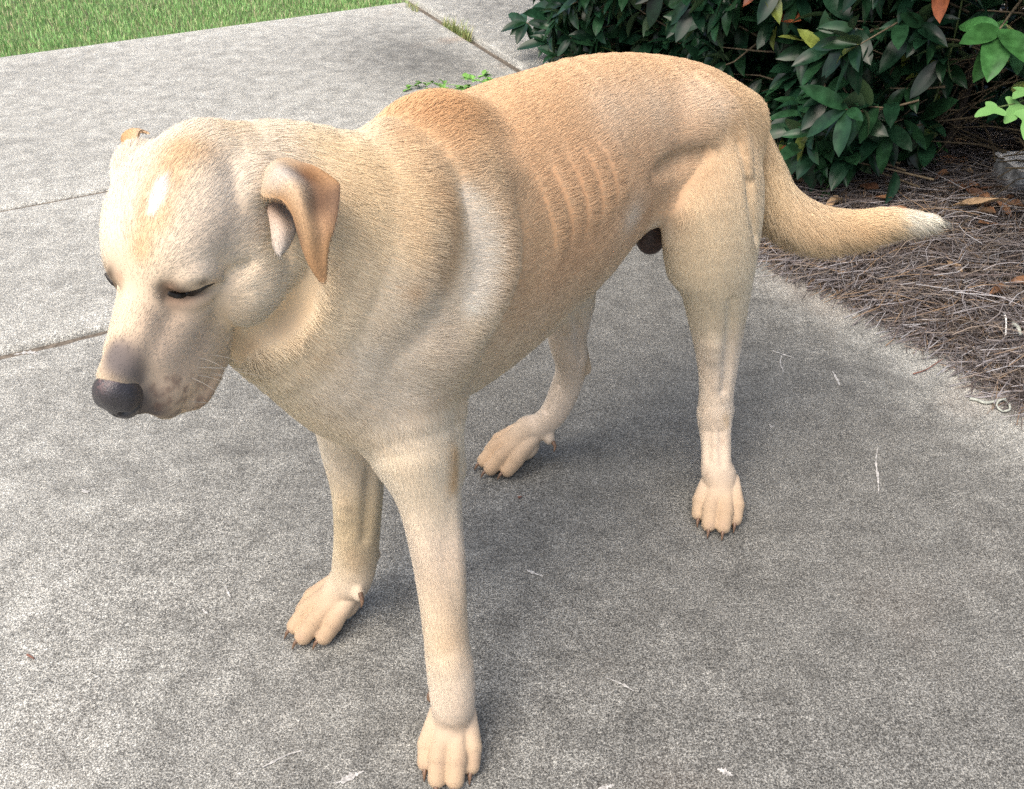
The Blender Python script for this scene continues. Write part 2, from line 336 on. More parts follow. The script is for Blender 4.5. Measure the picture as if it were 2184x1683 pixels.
def shrub(label, b0, b1, seed, nshoot, ntall, trunks, zlow, shape_fn):
    r = np.random.default_rng(seed); c = ab((1.75+0), (b0+b1)/2, 0.); root = empty('shrub', tuple(c)); tag(root, label, 'shrub', 'evergreen shrubs along the bed')
    L = []; stems = MB()
    for i in range(nshoot):
        b = b0+(b1-b0)*r.random(); z = zlow(b)+(1.45-zlow(b))*r.random()**1.7; t = r.random()**1.7; a = shape_fn(b, z)+t*.95
        out_ = np.append(-E1*(1-t*.7)+E2*r.normal()*.55, r.normal()*.35-.05); tipp = ab(a, b, z); d = nrm(out_)
        ln = .10+.12*r.random(); st = tipp-d*ln; st[2] = max(st[2], .03)
        V, Fc = tube([st-c, (st+tipp)/2-c+r.normal(size=3)*.006, tipp-c], [.0028, .0022, .0014], 4, False); stems.add(V, Fc)
        k = r.integers(4, 7); p0 = r.random()*6.28
        for j in range(k):
            an = p0+6.283*j/k+r.normal()*.2; M = orient(d, np.array([.1, .2, 1.])); sp = .5+.5*r.random()
            ld = nrm(d*sp+M[:, 1]*math.cos(an)+M[:, 2]*math.sin(an)+np.array([0, 0, -.35]))
            L.append((tipp-d*.01*r.random(), orient(ld, nrm(d*.6+np.array([0, 0, .9])), r.normal()*.35), r.integers(0, 4), .58+.45*r.random(), r.choice([0, 0, 0, 1, 1, 1, 1, 2, 4], p=[.2, .2, .16, .14, .1, .1, .064, .022, .014])))
        for j in range(r.integers(1, 4)):
            q = st+(tipp-st)*(.3+.6*r.random()); ld = nrm(d*.5+r.normal(size=3)*.8+np.array([0, 0, -.2]))
            L.append((q, orient(ld, np.array([0, .05, 1.]), r.normal()*.4), r.integers(0, 4), .6+.4*r.random(), r.choice([0, 1])))
    # the nearest visible leaves are leaves of their own, the rest is the foliage mass
    Pp = np.array([l[0] for l in L]); rel = Pp-np.array([0, 0, CAM_H]); dep = rel@FW; upi = rel@np.array([0, math.sin(CAM_TH), math.cos(CAM_TH)])
    u = 1092+CAM_F*rel[:, 0]/dep; v = 841-CAM_F*upi/dep; vis = (u > 900) & (u < 2230) & (v > -40) & (v < 600) & (dep > .3)
    # drop leaves that hide the white box or keep sky light off it
    L = [l for l, uu, vv, dd in zip(L, u, v, dep) if not (uu > 2040 and 285 < vv < 520 and dd < 2.6) and not (np.hypot(l[0][0]-1.22, l[0][1]-2.05) < .26 and l[0][2] < 1.0)]
    Pp = np.array([l[0] for l in L]); rel = Pp-np.array([0, 0, CAM_H]); dep = rel@FW; upi = rel@np.array([0, math.sin(CAM_TH), math.cos(CAM_TH)]); u = 1092+CAM_F*rel[:, 0]/dep; v = 841-CAM_F*upi/dep; vis = (u > 900) & (u < 2230) & (v > -40) & (v < 600) & (dep > .3)
    order = np.argsort(np.where(vis, dep-0*Pp[:, 2], 99)); pick = set(order[:ntall].tolist())
    fv, ff, fc, fm = [], [], [], []; off = 0
    for i, (p, M, sh, sc, mi) in enumerate(L):
        if i in pick:
            o = bpy.data.objects.new('leaf', leaf_data(sh, mi)); m4 = Matrix.Identity(4)
            for x in range(3):
                for y in range(3): m4[x][y] = M[x, y]*sc
                m4[x][3] = (p-c)[x]
            COL.objects.link(o); o.parent = root; o.matrix_local = m4
        else:
            V, F4 = LSH[sh]; V2 = V@M.T*sc+(p-c); fv.append(V2); ff.append(np.array(F4)+off); off += len(V2); fm += [min(mi, 4)]*len(F4)
    o = mesh_obj('foliage', np.vstack(fv), np.vstack(ff), None, root); tag(o, kind='stuff')
    for m in LM: o.data.materials.append(m)
    o.data.polygons.foreach_set('material_index', np.array(fm, np.int32))
    stems.build('twigs', twig_m, root)['kind'] = 'stuff'
    for (tb, ta, rad, path) in trunks:
        p = np.array([ab(ta+x, tb+y, z)-c for x, y, z in path]); V, Fc = tube(smooth_path(p, 4), np.linspace(rad, rad*.5, (len(p)-1)*4+1), 9); mesh_obj('trunk', V, Fc, bark, root)
    return root
up_path = [(0, 0, -.02), (.02, .03, .3), (-.03, -.02, .7), (.03, .05, 1.15)]
shrub('dark evergreen shrub overhanging the far concrete beyond the back of the dog', 1.86, 2.90, 1, 1250, 98,
      [(2.25, 1.85, .014, up_path), (2.32, 1.95, .010, [(0, 0, -.02), (-.03, .02, .3), (-.15, .05, .8)]), (2.36, 1.78, .008, [(0, 0, -.02), (.0, .03, .3), (.1, .08, .9)]), (2.05, 1.9, .016, up_path)],
      lambda b: .06+.05*max(0, (b-2.7)/.3), lambda b, z: 1.46+.10*math.sin(b*9+z*5)+.15*max(0, .45-z)-.06*np.clip((b-2.6)/.3, 0, 1))
shrub('dark evergreen shrub with low leaves touching the pine straw above the tail', 1.38, 1.95, 2, 850, 100,
      [(1.75, 1.95, .018, up_path), (1.5, 1.9, .012, [(0, 0, -.02), (.05, .02, .3), (.0, .15, .9)])],
      lambda b: .03+.10*max(0, (1.75-b)/.3), lambda b, z: 1.50+.09*math.sin(b*11+z*6)+.10*max(0, .4-z))
shrub('dark evergreen shrub at the right edge with a thick bent grey trunk', .55, 1.44, 3, 900, 98,
      [(1.22, 1.98, .030, [(0, 0, -.03), (.03, -.03, .15), (.02, -.10, .35), (.10, -.22, .6), (.2, -.3, 1.1)]), (1.36, 2.08, .020, [(0, 0, -.03), (-.02, .06, .25), (.05, .12, .6), (.0, .2, 1.1)])],
      lambda b: .10+.20*max(0, (1.25-b)/.5), lambda b, z: 1.60+.09*math.sin(b*10+z*7)+.25*max(0, .55-z))

# ================================================================== bed of pine straw
def bed_edge(b): return 1.285+.022*np.sin(b*7+1)+.05*(fbm(b*9, b*0+3, 6)-.5)+.035*np.clip((1.0-b)/.3, 0, 1)
def bed_z(a, b):
    e = np.clip((a-bed_edge(b))/.22, 0, 1); return .0035+.020*e+.030*fbm(a*5, b*5, 17)*e+.004*e*fbm(a*22, b*22, 18)
A = np.linspace(0, 1, 110)**1.3*2.9; B = np.arange(-1.2, 2.415, .025); AA, BB = np.meshgrid(A, B, indexing='ij'); A2 = bed_edge(BB)+AA; Z = bed_z(A2, BB)
Z[0] = .0005; Vb = ab(A2, BB, Z).reshape(-1, 3); na, nb = AA.shape; ix = np.arange(na*nb).reshape(na, nb)
bed_mat = simple('straw_litter_base', (.075, .052, .036), .95, .4, 110, .9)
o = mesh_obj('planting_bed', Vb, np.stack([ix[:-1, :-1], ix[1:, :-1], ix[1:, 1:], ix[:-1, 1:]], -1).reshape(-1, 4), bed_mat); tag(o, kind='structure')
def needles(n, seed, fa, fb, dens=None, lift=(.0, .012), Lr=(.05, .15)):
    r = np.random.default_rng(seed); A = fa[0]+(fa[1]-fa[0])*r.random(n)**1.2; B = fb[0]+(fb[1]-fb[0])*r.random(n); A = bed_edge(B)+A
    c = ab(A, B, bed_z(A, B)+lift[0]+(lift[1]-lift[0])*r.random(n)*np.clip((A-bed_edge(B))/.1, .05, 1)); th = r.normal(.5, 1.0, n)+PHI+1.2*(r.random(n) < .5); L = Lr[0]+(Lr[1]-Lr[0])*r.random(n)
    d = np.stack([np.cos(th), np.sin(th), r.normal(size=n)*.07], -1); s = np.stack([-np.sin(th), np.cos(th), np.zeros(n)], -1); cv = r.normal(size=n)*.16; w = .0004+.00045*r.random(n)
    V = []
    for t in (-.5, -.17, .17, .5):
        p = c+d*(L*t)[:, None]+s*(cv*L*(t*t*4-.3))[:, None]; p[:, 2] = np.maximum(p[:, 2]-.006*abs(t)*2*(r.random(n)), .0022)
        V += [p-s*w[:, None], p+s*w[:, None]+np.array([0, 0, .0006])]
    V = np.stack(V, 1).reshape(-1, 3); i = np.arange(n)[:, None]*8
    Fc = np.vstack([np.hstack([i+2*k, i+2*k+1, i+2*k+3, i+2*k+2]) for k in range(3)])
    pal = np.array([(.25, .215, .195), (.30, .235, .175), (.12, .095, .08), (.40, .36, .335), (.32, .21, .12), (.17, .13, .11), (.48, .45, .42)]); cc = .80*np.array((.94, .98, 1.06))*pal[r.choice(7, n, p=[.26, .18, .2, .12, .08, .11, .05])]*(.8+.4*r.random(n))[:, None]
    return V, Fc, np.repeat(cc, 8, 0)
nm, nt, bs, _ = new_mat('pine_needle'); at = N(nt, 'ShaderNodeAttribute', attribute_name='col'); nt.links.new(at.outputs['Color'], bs.inputs['Base Color']); bs.inputs['Roughness'].default_value = .6
parts = [needles(32000, 3, (.0, .75), (.35, 2.4)), needles(6000, 4, (.6, 2.2), (-.6, 2.4)), needles(1500, 5, (-.035, .05), (.3, 2.3), lift=(0, .002), Lr=(.03, .10)), needles(7000, 6, (.0, .9), (.3, 1.7), lift=(.01, .03), Lr=(.08, .17))]
V = np.vstack([p[0] for p in parts]); C = np.vstack([p[2] for p in parts]); offs = np.cumsum([0]+[len(p[0]) for p in parts[:-1]])
o = mesh_obj('pine_straw', V, np.vstack([p[1]+k for p, k in zip(parts, offs)]), nm, None, False, C); tag(o, 'grey brown pine straw covering the bed beside the concrete', 'pine straw', kind='stuff')
# ================================================================== the dog
VOX = .0027
P0 = np.array([-.125, .87, 0]); DS = np.array([.776, .631, 0]); DL = np.array([-.631, .776, 0]); UP = np.array([0, 0, 1.])
def dl(s, l, z): return P0+DS*s+DL*l+UP*z          # s towards the tail, l towards the far side
PR = []          # every primitive: geometry + coat attributes
TAN = (.555, .335, .190); TAN2 = (.50, .270, .125); CREAM = (.67, .55, .41); LEG = (.60, .495, .385); PALE = (.70, .60, .48)
def frame(axis, side):
    ax = nrm(axis); s = np.asarray(side, float); s = nrm(s-ax*(s@ax)); u = np.cross(ax, s)
    return np.stack([ax, s, u])
def cap(a, b, ra, rb, k=.012, side=(1, 0, 0), col=CREAM, flow=None, fur=.010, sub=False, lift=.25, tagn=None, fine=False):
    a = np.asarray(a, float); b = np.asarray(b, float); v = b-a; L = float(np.linalg.norm(v))
    ra = np.broadcast_to(np.asarray(ra, float), (2,)); rb = np.broadcast_to(np.asarray(rb, float), (2,))
    M = frame(v if L > 1e-6 else (0, 0, 1), side)
    PR.append(dict(a=a, L=L, M=M, ra=ra, rb=rb, rl=None, k=k, sub=sub, col=np.array(col), fur=fur, lift=lift,
                   flow=nrm(v if flow is None else np.asarray(flow, float)), lo=np.minimum(a-ra.max(), b-rb.max()), hi=np.maximum(a+ra.max(), b+rb.max())))
def ell(c, r, axes=None, **kw):
    """ellipsoid: r = (along, side, up) in axes"""
    c = np.asarray(c, float); r = np.asarray(r, float)
    ax = np.eye(3) if axes is None else np.asarray(axes)
    kw.setdefault('flow', (1, 0, 0)); fl = kw.pop('flow'); k = kw.pop('k', .012)
    PR.append(dict(a=c, L=0., M=ax, ra=r[1:], rb=r[1:], rl=r[0], k=k, sub=kw.get('sub', False), col=np.array(kw.get('col', CREAM)), fur=kw.get('fur', .01),
                   lift=kw.get('lift', .25), flow=nrm(fl), lo=c-r.max(), hi=c+r.max()))
def chain(pts, rad, side=(1, 0, 0), sub=4, **kw):
    P = np.asarray(pts, float); R_ = np.array([np.broadcast_to(np.asarray(r, float), (2,)) for r in rad], float)
    Q = smooth_path(np.hstack([P, R_]), sub)
    cols = kw.pop('cols', None); grp = kw.pop('grp', False); n0 = len(PR)
    if cols is not None: cs = np.array([np.array(c) for c in cols]); cq = smooth_path(cs, sub)
    for i in range(len(Q)-1):
        if cols is not None: kw['col'] = np.clip(cq[i], .01, 1)
        cap(Q[i, :3], Q[i+1, :3], Q[i, 3:], Q[i+1, 3:], side=side, **kw)
    if grp:       # one smooth union for the whole chain, so that a soft join does not swell it
        seg = PR[n0:]; del PR[n0:]; g_ = dict(seg[0]); g_['multi'] = seg; g_['lo'] = np.min([q['lo'] for q in seg], 0); g_['hi'] = np.max([q['hi'] for q in seg], 0)
        g_['flow'] = nrm(np.mean([q['flow'] for q in seg], 0)); g_['col'] = np.mean([q['col'] for q in seg], 0); PR.append(g_)
def dist(p, X, Y, Z):
    if 'multi' in p: return np.minimum.reduce([dist(q, X, Y, Z) for q in p['multi']])
    dx, dy, dz = X-p['a'][0], Y-p['a'][1], Z-p['a'][2]; M = p['M']
    al = dx*M[0, 0]+dy*M[0, 1]+dz*M[0, 2]; s = dx*M[1, 0]+dy*M[1, 1]+dz*M[1, 2]; u = dx*M[2, 0]+dy*M[2, 1]+dz*M[2, 2]
    if p['L'] > 1e-6:
        t = np.clip(al/p['L'], 0, 1); al = al-t*p['L']
        rs = p['ra'][0]+(p['rb'][0]-p['ra'][0])*t; ru = p['ra'][1]+(p['rb'][1]-p['ra'][1])*t; rl = np.minimum(rs, ru)
    else: rs, ru = p['ra']; rl = p['rl'] if p['rl'] is not None else min(rs, ru)
    k0 = np.sqrt((s/rs)**2+(u/ru)**2+(al/rl)**2)+1e-6
    k1 = np.sqrt((s/rs**2)**2+(u/ru**2)**2+(al/rl**2)**2)+1e-6
    return (k0*(k0-1)/k1).astype(np.float32)

# ---- trunk and neck: one chain of elliptic sections (s, l, z, half width, half height)
T = [(-.215, -.030, .612, .050, .056), (-.18, -.030, .602, .056, .078), (-.14, -.034, .575, .068, .103), (-.10, -.050, .536, .083, .126),
     (-.05, -.048, .500, .090, .146), (.0, -.035, .480, .096, .152), (.07, -.015, .475, .102, .154), (.14, .0, .483, .105, .148), (.21, .003, .492, .100, .142),
     (.28, .005, .511, .089, .124), (.35, .003, .520, .080, .103), (.42, .0, .518, .075, .084), (.475, .0, .502, .066, .074), (.515, .0, .485, .045, .052)]
chain([dl(*t[:3]) for t in T], [t[3:] for t in T], side=DL, k=.006, fur=.0135, lift=.18,
      cols=[CREAM, CREAM, (.67, .53, .36), (.67, .52, .35), (.65, .49, .32), (.60, .40, .24), TAN, TAN, TAN, TAN, TAN, TAN, (.60, .41, .23), (.6, .42, .24)])
ell(dl(.045, -.022, .606), (.062, .042, .046), [DS, DL, UP], col=TAN2, fur=.022, k=.03, flow=DS*1.0+UP*.25, lift=.5)     # withers
BK = DS*.8-UP*.35
cap(dl(.05, -.070, .585), dl(-.035, -.118, .455), (.028, .045), (.034, .05), side=DL, k=.03, col=(.62, .44, .26), fur=.016, flow=BK)
cap(dl(.05, .020, .585), dl(-.04, .045, .455), (.028, .045), (.034, .05), side=DL, k=.03, col=CREAM, fur=.016, flow=BK)
ell(dl(-.105, -.058, .425), (.040, .058, .066), [DS, DL, UP], col=CREAM, k=.05, fur=.018, flow=(.05, .1, -1))           # chest front
cap(dl(.0, -.03, .370), dl(.15, .0, .370), (.050, .035), (.055, .032), side=DL, k=.04, col=(.60, .49, .34), fur=.016, flow=DS-UP*.2)
cap(dl(.24, .0, .385), dl(.345, .0, .430), (.03, .02), (.028, .018), side=DL, k=.03, col=(.64, .55, .40), fur=.016, flow=DS)
cap(dl(.255, -.004, .372), dl(.335, .0, .405), (.012, .014), (.012, .013), side=DL, k=.012, col=(.58, .45, .28), fur=.009, flow=-DS-UP*.3) # sheath
def paw_pose(c, a, b):
    c = np.append(gnd(*c)[:2], 0.); h = nrm(np.append(gnd(*a)[:2]-gnd(*b)[:2], 0.)); return c, h
PAWS = [paw_pose((964, 1604), (950, 1660), (966, 1560)), paw_pose((708, 1324), (652, 1352), (752, 1296)), paw_pose((1528, 1092), (1524, 1130), (1530, 1050)), paw_pose((1094, 985), (1035, 1003), (1150, 960))]
def heel(i, w=1.): c, h = PAWS[i]; return c-h*.026*w+UP*.040*w
# ---- rump, hips, thighs
cap(dl(.40, -.052, .535), dl(.50, -.045, .50), (.030, .045), (.030, .05), side=DL, k=.04, col=(.60, .42, .26), fur=.013, flow=DS*.8-UP*.5)
cap(dl(.40, .048, .525), dl(.465, .042, .49), (.030, .045), (.028, .045), side=DL, k=.04, col=TAN, fur=.013, flow=DS*.8-UP*.5)
DN = np.array([0, 0, -1.])
chain([pt(1530, 330, 1.175), pt(1528, 430, 1.18), pt(1525, 530, 1.205), pt(1529, 620, 1.245), pt(1531, 700, 1.285), pt(1532, 780, 1.315), pt(1527, 850, 1.335), pt(1524, 892, 1.345)],
      [(.044, .078), (.047, .074), (.045, .060), (.037, .043), (.0280, .034), (.0195, .028), (.0160, .022), (.0175, .022)], side=(.8, -.6, 0), k=.014, fur=.010,
      cols=[(.62, .43, .26), (.63, .47, .30), (.64, .52, .36), (.60, .50, .36), LEG, LEG, LEG, LEG])
cap(pt(1475, 420, 1.15), pt(1474, 550, 1.21), (.022, .043), (.018, .028), side=(.8, -.6, 0), k=.04, col=(.66, .55, .40), fur=.016, flow=DN)      # flank fold
chain([pt(1524, 892, 1.345), pt(1527, 955, 1.345), pt(1528, 1005, 1.347), heel(2)], [.0190, .0166, .0172, .0165], k=.010, col=LEG, fur=.006)
ell(pt(1538, 868, 1.36), (.014, .014, .014), col=LEG, k=.015, fur=.006, flow=DN)
chain([dl(.43, .055, .49), pt(1215, 570, 1.265), pt(1213, 650, 1.295), pt(1211, 720, 1.335), pt(1219, 775, 1.378), pt(1207, 825, 1.408), pt(1178, 885, 1.422), heel(3, 1.08)],
      [(.042, .07), (.038, .050), (.030, .035), (.0215, .027), (.0175, .0225), (.0178, .0188), (.0165, .0170), (.0160, .0165)], side=(.8, -.6, 0), k=.010, fur=.0085, cols=[CREAM, LEG, LEG, LEG, LEG, LEG, LEG, LEG])
cap(pt(1226, 700, 1.37), pt(1247, 785, 1.43), .012, .010, k=.014, col=(.60, .45, .28), fur=.006)
# ---- fore legs
cap(pt(770, 850, .990), pt(860, 975, .975), (.034, .034), (.024, .022), side=(.9, -.4, 0), k=.03, col=(.62, .52, .38), fur=.010)
chain([pt(850, 740, .965), pt(872, 860, .955), pt(893, 960, .958)], [(.042, .056), (.040, .054), (.0345, .047)], side=(.9, -.4, 0), k=.045, fur=.010, sub=3, grp=True, cols=[(.64, .54, .41)]*3)
chain([pt(893, 960, .958), pt(915, 1050, .972), pt(930, 1150, .985), pt(943, 1260, .997), pt(953, 1370, 1.008), pt(962, 1440, 1.015), pt(966, 1500, 1.026), heel(0)],
      [(.0340, .047), (.0270, .036), (.0240, .0275), (.0215, .0235), (.0198, .021), (.0208, .021), (.0195, .0195), (.0170, .0170)], side=(.9, -.4, 0), k=.010, fur=.0075,
      cols=[(.62, .52, .38), LEG, LEG, (.57, .45, .32), (.56, .44, .31), LEG, LEG, LEG])
cap(pt(945, 880, .985), pt(955, 985, .992), .020, .013, k=.02, col=(.58, .46, .31), fur=.008)
ell(pt(956, 1000, .995), (.014, .014, .018), col=(.52, .32, .16), k=.015, fur=.006, flow=DN)
chain([pt(742, 860, 1.05), pt(752, 950, 1.095), pt(762, 1040, 1.125), pt(762, 1120, 1.150), pt(758, 1190, 1.172), pt(750, 1240, 1.183)],
      [(.036, .05), (.032, .036), (.0260, .028), (.0230, .025), (.0225, .0225), (.0195, .0205)], k=.012, fur=.0075, cols=[CREAM, CREAM, (.56, .45, .29), (.56, .44, .28), (.54, .44, .3), LEG])
chain([pt(750, 1240, 1.183), heel(1, 1.08)], [.0195, .0165], k=.010, col=LEG, fur=.006)
ell(pt(798, 1182, 1.19), (.008, .008, .010), col=(.4, .3, .22), k=.006, fur=.004, flow=DN)
# ---- paws
CLAWS = []
def paw(c, h, w=1., yaw_col=(.43, .31, .20), dew=None):
    c = np.array([c[0], c[1], 0.]); h = nrm(np.array([h[0], h[1], 0.])); s = np.array([-h[1], h[0], 0.])
    Q = lambda x, y, z: c+s*x*w+h*y*w+UP*z*w
    ell(Q(0, -.014, .022), (.028, .024, .020), [h, s, UP], col=(.50, .39, .27), k=.012, fur=.005, flow=h)
    cap(Q(0, -.022, .052), Q(0, .002, .030), .0165*w, .0160*w, k=.012, col=(.52, .41, .29), fur=.005, flow=h-UP*.6)
    for x0, x1, x2, y0, y1, y2, r in ((-.0085, -.0100, -.0095, -.004, .024, .040, .0110), (.0085, .0100, .0095, -.004, .024, .040, .0110),
                                      (-.0200, -.0245, -.0245, -.010, .008, .022, .0105), (.0200, .0245, .0245, -.010, .008, .022, .0105)):
        r *= w
        cap(Q(x0*.85, y0-.014, .0440), Q(x1, y1, .0265), r*.80, r*1.02, k=.0020, col=yaw_col, fur=.006, flow=h-UP*.2)
        cap(Q(x1, y1, .0250), Q(x2, y2, .0130), r*1.0, r*.92, k=.0016, col=yaw_col, fur=.006, flow=h-UP*.5)
        CLAWS.append((Q(x2, y2+.007, .0125), Q(x2*1.0, y2+.012, .0095), Q(x2, y2+.0165, .0020), .0032*w))
    if dew is not None: CLAWS.append(dew)
for (c_, h_), w_ in zip(PAWS, (1.02, 1.10, 1.04, 1.10)): paw(c_[:2], h_[:2], w_)
CLAWS.append((pt(770, 1270, 1.15), pt(773, 1283, 1.15), pt(770, 1296, 1.152), .0035))
CLAWS.append((pt(918, 1478, 1.02), pt(914, 1488, 1.02), pt(917, 1498, 1.02), .0035))
CLAWS.append((pt(1181, 945, 1.425), pt(1184, 953, 1.425), pt(1181, 964, 1.425), .0035))
ell(pt(766, 1268, 1.16), (.007, .007, .010), col=PALE, k=.008, fur=.004, flow=DN)
ell(pt(1172, 935, 1.43), (.008, .008, .010), col=PALE, k=.008, fur=.004, flow=DN)
# ---- tail
TP = [dl(.475, .0, .520), pt(1556, 235, 1.230), pt(1612, 340, 1.265), pt(1655, 430, 1.285), pt(1725, 478, 1.30), pt(1810, 487, 1.315), pt(1900, 473, 1.325), pt(1996, 472, 1.335)]
chain(TP, [.034, .024, .024, .026, .025, .020, .0145, .004], k=.012, fur=.027, lift=.36, cols=[TAN, TAN, (.64, .46, .27), (.63, .44, .27), (.63, .43, .25), (.62, .41, .23), (.62, .45, .28), (.72, .60, .46)])
# ---- head, in its own frame: x = dog's left, y = muzzle direction, z = up
HO = pt(333, 592, .73)
def rotm(yaw, pitch, roll):
    f = np.array([math.sin(yaw)*math.cos(pitch), -math.cos(yaw)*math.cos(pitch), -math.sin(pitch)])
    x = nrm(np.cross(UP, f)*-1.); x = nrm(np.cross(f, UP)); x = -x if x[0] < 0 else x
    z = np.cross(x, f); z = z if z[2] > 0 else -z
    c, s = math.cos(roll), math.sin(roll); return f, x*c-z*s, z*c+x*s
HF, HX, HZ = rotm(math.radians(-14), math.radians(28), math.radians(8))
Hd = lambda x, y, z: HO+HX*x+HF*y+HZ*z
HA = [HF, HX, HZ]
hk = dict(fur=.0065, lift=.22)
ell(Hd(0, -.066, -.006), (.066, .053, .054), HA, col=CREAM, k=.01, flow=-HF+HZ*.1, **hk)                       # cranium
ell(Hd(0, -.022, -.004), (.038, .040, .036), HA, col=CREAM, k=.02, flow=-HF, **hk)                             # forehead
cap(Hd(0, -.075, .026), Hd(0, -.004, .006), (.030, .020), (.018, .018), side=HX, k=.02, col=CREAM, flow=-HF, **hk)
for sx in (-1, 1):
    ell(Hd(sx*.022, -.040, .014), (.036, .022, .021), HA, col=CREAM, k=.022, flow=-HF+HX*sx*.6, **hk)            # brow
    ell(Hd(sx*.043, -.058, -.038), (.044, .030, .050), HA, col=CREAM, k=.014, flow=-HF+HX*sx*.2-HZ*.3, **hk)     # cheek
    cap(Hd(sx*.026, -.010, -.030), Hd(sx*.016, .058, -.030), (.014, .022), (.012, .020), side=HX, k=.012, col=(.62, .49, .34), flow=-HF+HX*sx*1.2-HZ*.25, **hk)
    cap(Hd(sx*.0255, .000, -.066), Hd(sx*.0165, .076, -.050), (.0165, .029), (.0155, .0235), side=HX, k=.008, col=(.60, .47, .33), flow=-HF*.5+HX*sx-HZ*.3, **hk)  # flews
    cap(Hd(sx*.0265, .006, -.088), Hd(sx*.0200, .058, -.074), (.0140, .024), (.0140, .022), side=HX, k=.012, col=(.60, .47, .33), flow=-HF*.5+HX*sx-HZ*.3, **hk)
cap(Hd(0, -.008, -.006), Hd(0, .084, -.0040), (.020, .022), (.0140, .0140), side=HX, k=.014, col=(.62, .49, .34), flow=-HF, **hk)   # nose bridge
cap(Hd(0, .0, -.045), Hd(0, .083, -.030), (.028, .030), (.0190, .0220), side=HX, k=.012, col=(.60, .47, .33), flow=-HF-HZ*.1, **hk)
cap(Hd(0, -.070, -.082), Hd(0, .064, -.086), (.034, .026), (.0185, .0165), side=HX, k=.012, col=(.60, .47, .32), flow=-HF, **hk)    # lower jaw
cq = pt(546, 596, .785)-HO; cq = (cq@HX, cq@HF, cq@HZ)
for sx in (-1, 1): ell(Hd(sx*(cq[0]-.004 if sx > 0 else .036), cq[1], cq[2]), (.040, .031, .038), HA, col=CREAM, k=.012, flow=-HF+HX*sx*.2-HZ*.3, **hk)
cap(Hd(0, -.100, -.030), dl(-.17, -.030, .60), (.044, .048), (.052, .070), side=HX, k=.018, col=(.64, .50, .33), fur=.012, flow=DS)
ell(Hd(0, -.112, .012), (.02, .018, .016), HA, col=(.64, .5, .34), k=.03, flow=-HF, **hk)
for sx in (-1, 1): ell(Hd(sx*.050, -.092, .014), (.020, .014, .012), HA, col=CREAM, k=.015, flow=-HF+HX*sx, **hk)   # ear base

def build_field():
    lo = np.min([p['lo'] for p in PR], 0)-.03; hi = np.max([p['hi'] for p in PR], 0)+.03; lo[2] = max(lo[2], -.012)
    n = np.ceil((hi-lo)/VOX).astype(int)+1
    ax = [lo[i]+VOX*np.arange(n[i]) for i in range(3)]
    Fd = np.full(n, .05, np.float32)
    for p in PR:
        m = p['k']+.016
        i0 = np.maximum(((p['lo']-m-lo)/VOX).astype(int), 0); i1 = np.minimum(np.ceil((p['hi']+m-lo)/VOX).astype(int)+1, n)
        if (i1 <= i0).any(): continue
        sl = tuple(slice(a, b) for a, b in zip(i0, i1))
        X = ax[0][sl[0]].astype(np.float32)[:, None, None]; Y = ax[1][sl[1]].astype(np.float32)[None, :, None]; Z = ax[2][sl[2]].astype(np.float32)[None, None, :]
        d = dist(p, X, Y, Z); f = Fd[sl]; k = p['k']
        if p['sub']:
            h = np.clip(.5-.5*(f+d)/k, 0, 1); Fd[sl] = f*(1-h)-d*h+k*h*(1-h)
        else:
            h = np.clip(.5+.5*(f-d)/k, 0, 1); Fd[sl] = f*(1-h)+d*h-k*h*(1-h)
    return lo, ax, Fd
def sample(lo, Fd, P):
    q = (P-lo)/VOX; q = np.clip(q, 0, np.array(Fd.shape)-1.001); i = q.astype(int); w = q-i; r = 0
    for dx in (0, 1):
        for dy in (0, 1):
            for dz in (0, 1):
                r = r+Fd[i[..., 0]+dx, i[..., 1]+dy, i[..., 2]+dz]*np.where(dx, w[..., 0], 1-w[..., 0])*np.where(dy, w[..., 1], 1-w[..., 1])*np.where(dz, w[..., 2], 1-w[..., 2])
    return r
def on_body(u, v, F=None):
    """where the line of sight through a measured point meets the skin"""
    lo, ax, Fd = FIELD if F is None else F; r = ray(u, v); d = np.arange(.45, 1.6, .0015); P = np.array([0, 0, CAM_H])+r[None]*d[:, None]
    f = sample(lo, Fd, P); k = np.argmax(f < 0)
    return P[k] if f[k] < 0 else None
FIELD = build_field()
# ---- folds of skin and ribs laid on the body where the photograph shows them
def bump(pts, r, k=.008, sink=.72, *_): ridge(pts, max(r*1.6, .012), .007, CREAM, None, None, False, .97)
def ridge(pts, r, k=.014, col=TAN, fur=.016, flow=None, sub=False, sink=.5):
    Q = [on_body(*p) for p in pts]; Q = [(q, p) for q, p in zip(Q, pts) if q is not None]
    if len(Q) < 2: return
    A = np.array([q+nrm(ray(*p))*r*sink*(-1 if sub else 1) for q, p in Q]); A = smooth_path(A, 3)
    R_ = r*(.35+.65*np.sin(np.linspace(.15, math.pi-.15, len(A))))
    n0 = len(PR)
    for i in range(len(A)-1): cap(A[i], A[i+1], R_[i], R_[i+1], k=k, col=col, fur=fur, flow=flow, sub=sub)
    seg = PR[n0:]; del PR[n0:]; g_ = dict(seg[0]); g_['multi'] = seg; g_['lo'] = np.min([q['lo'] for q in seg], 0); g_['hi'] = np.max([q['hi'] for q in seg], 0); g_['flow'] = nrm(np.mean([q['flow'] for q in seg], 0)); PR.append(g_)
nf = DS*.8-UP*.5
hf = dict(fur=.006)
def groove(pts, r, k=.010): ridge(pts, r, k, CREAM, .006, None, True, sink=.15)
groove([(662, 560), (655, 610), (628, 668), (578, 708), (528, 728), (498, 768), (484, 806)], .014, .010)       # behind cheek and jaw
groove([(352, 618), (375, 634), (401, 628), (430, 615), (458, 602)], .0075, .008)                      # left eye
groove([(228, 580), (238, 594), (250, 610)], .0115, .008)                                            # right eye
groove([(460, 602), (492, 586), (530, 566)], .0030, .010)
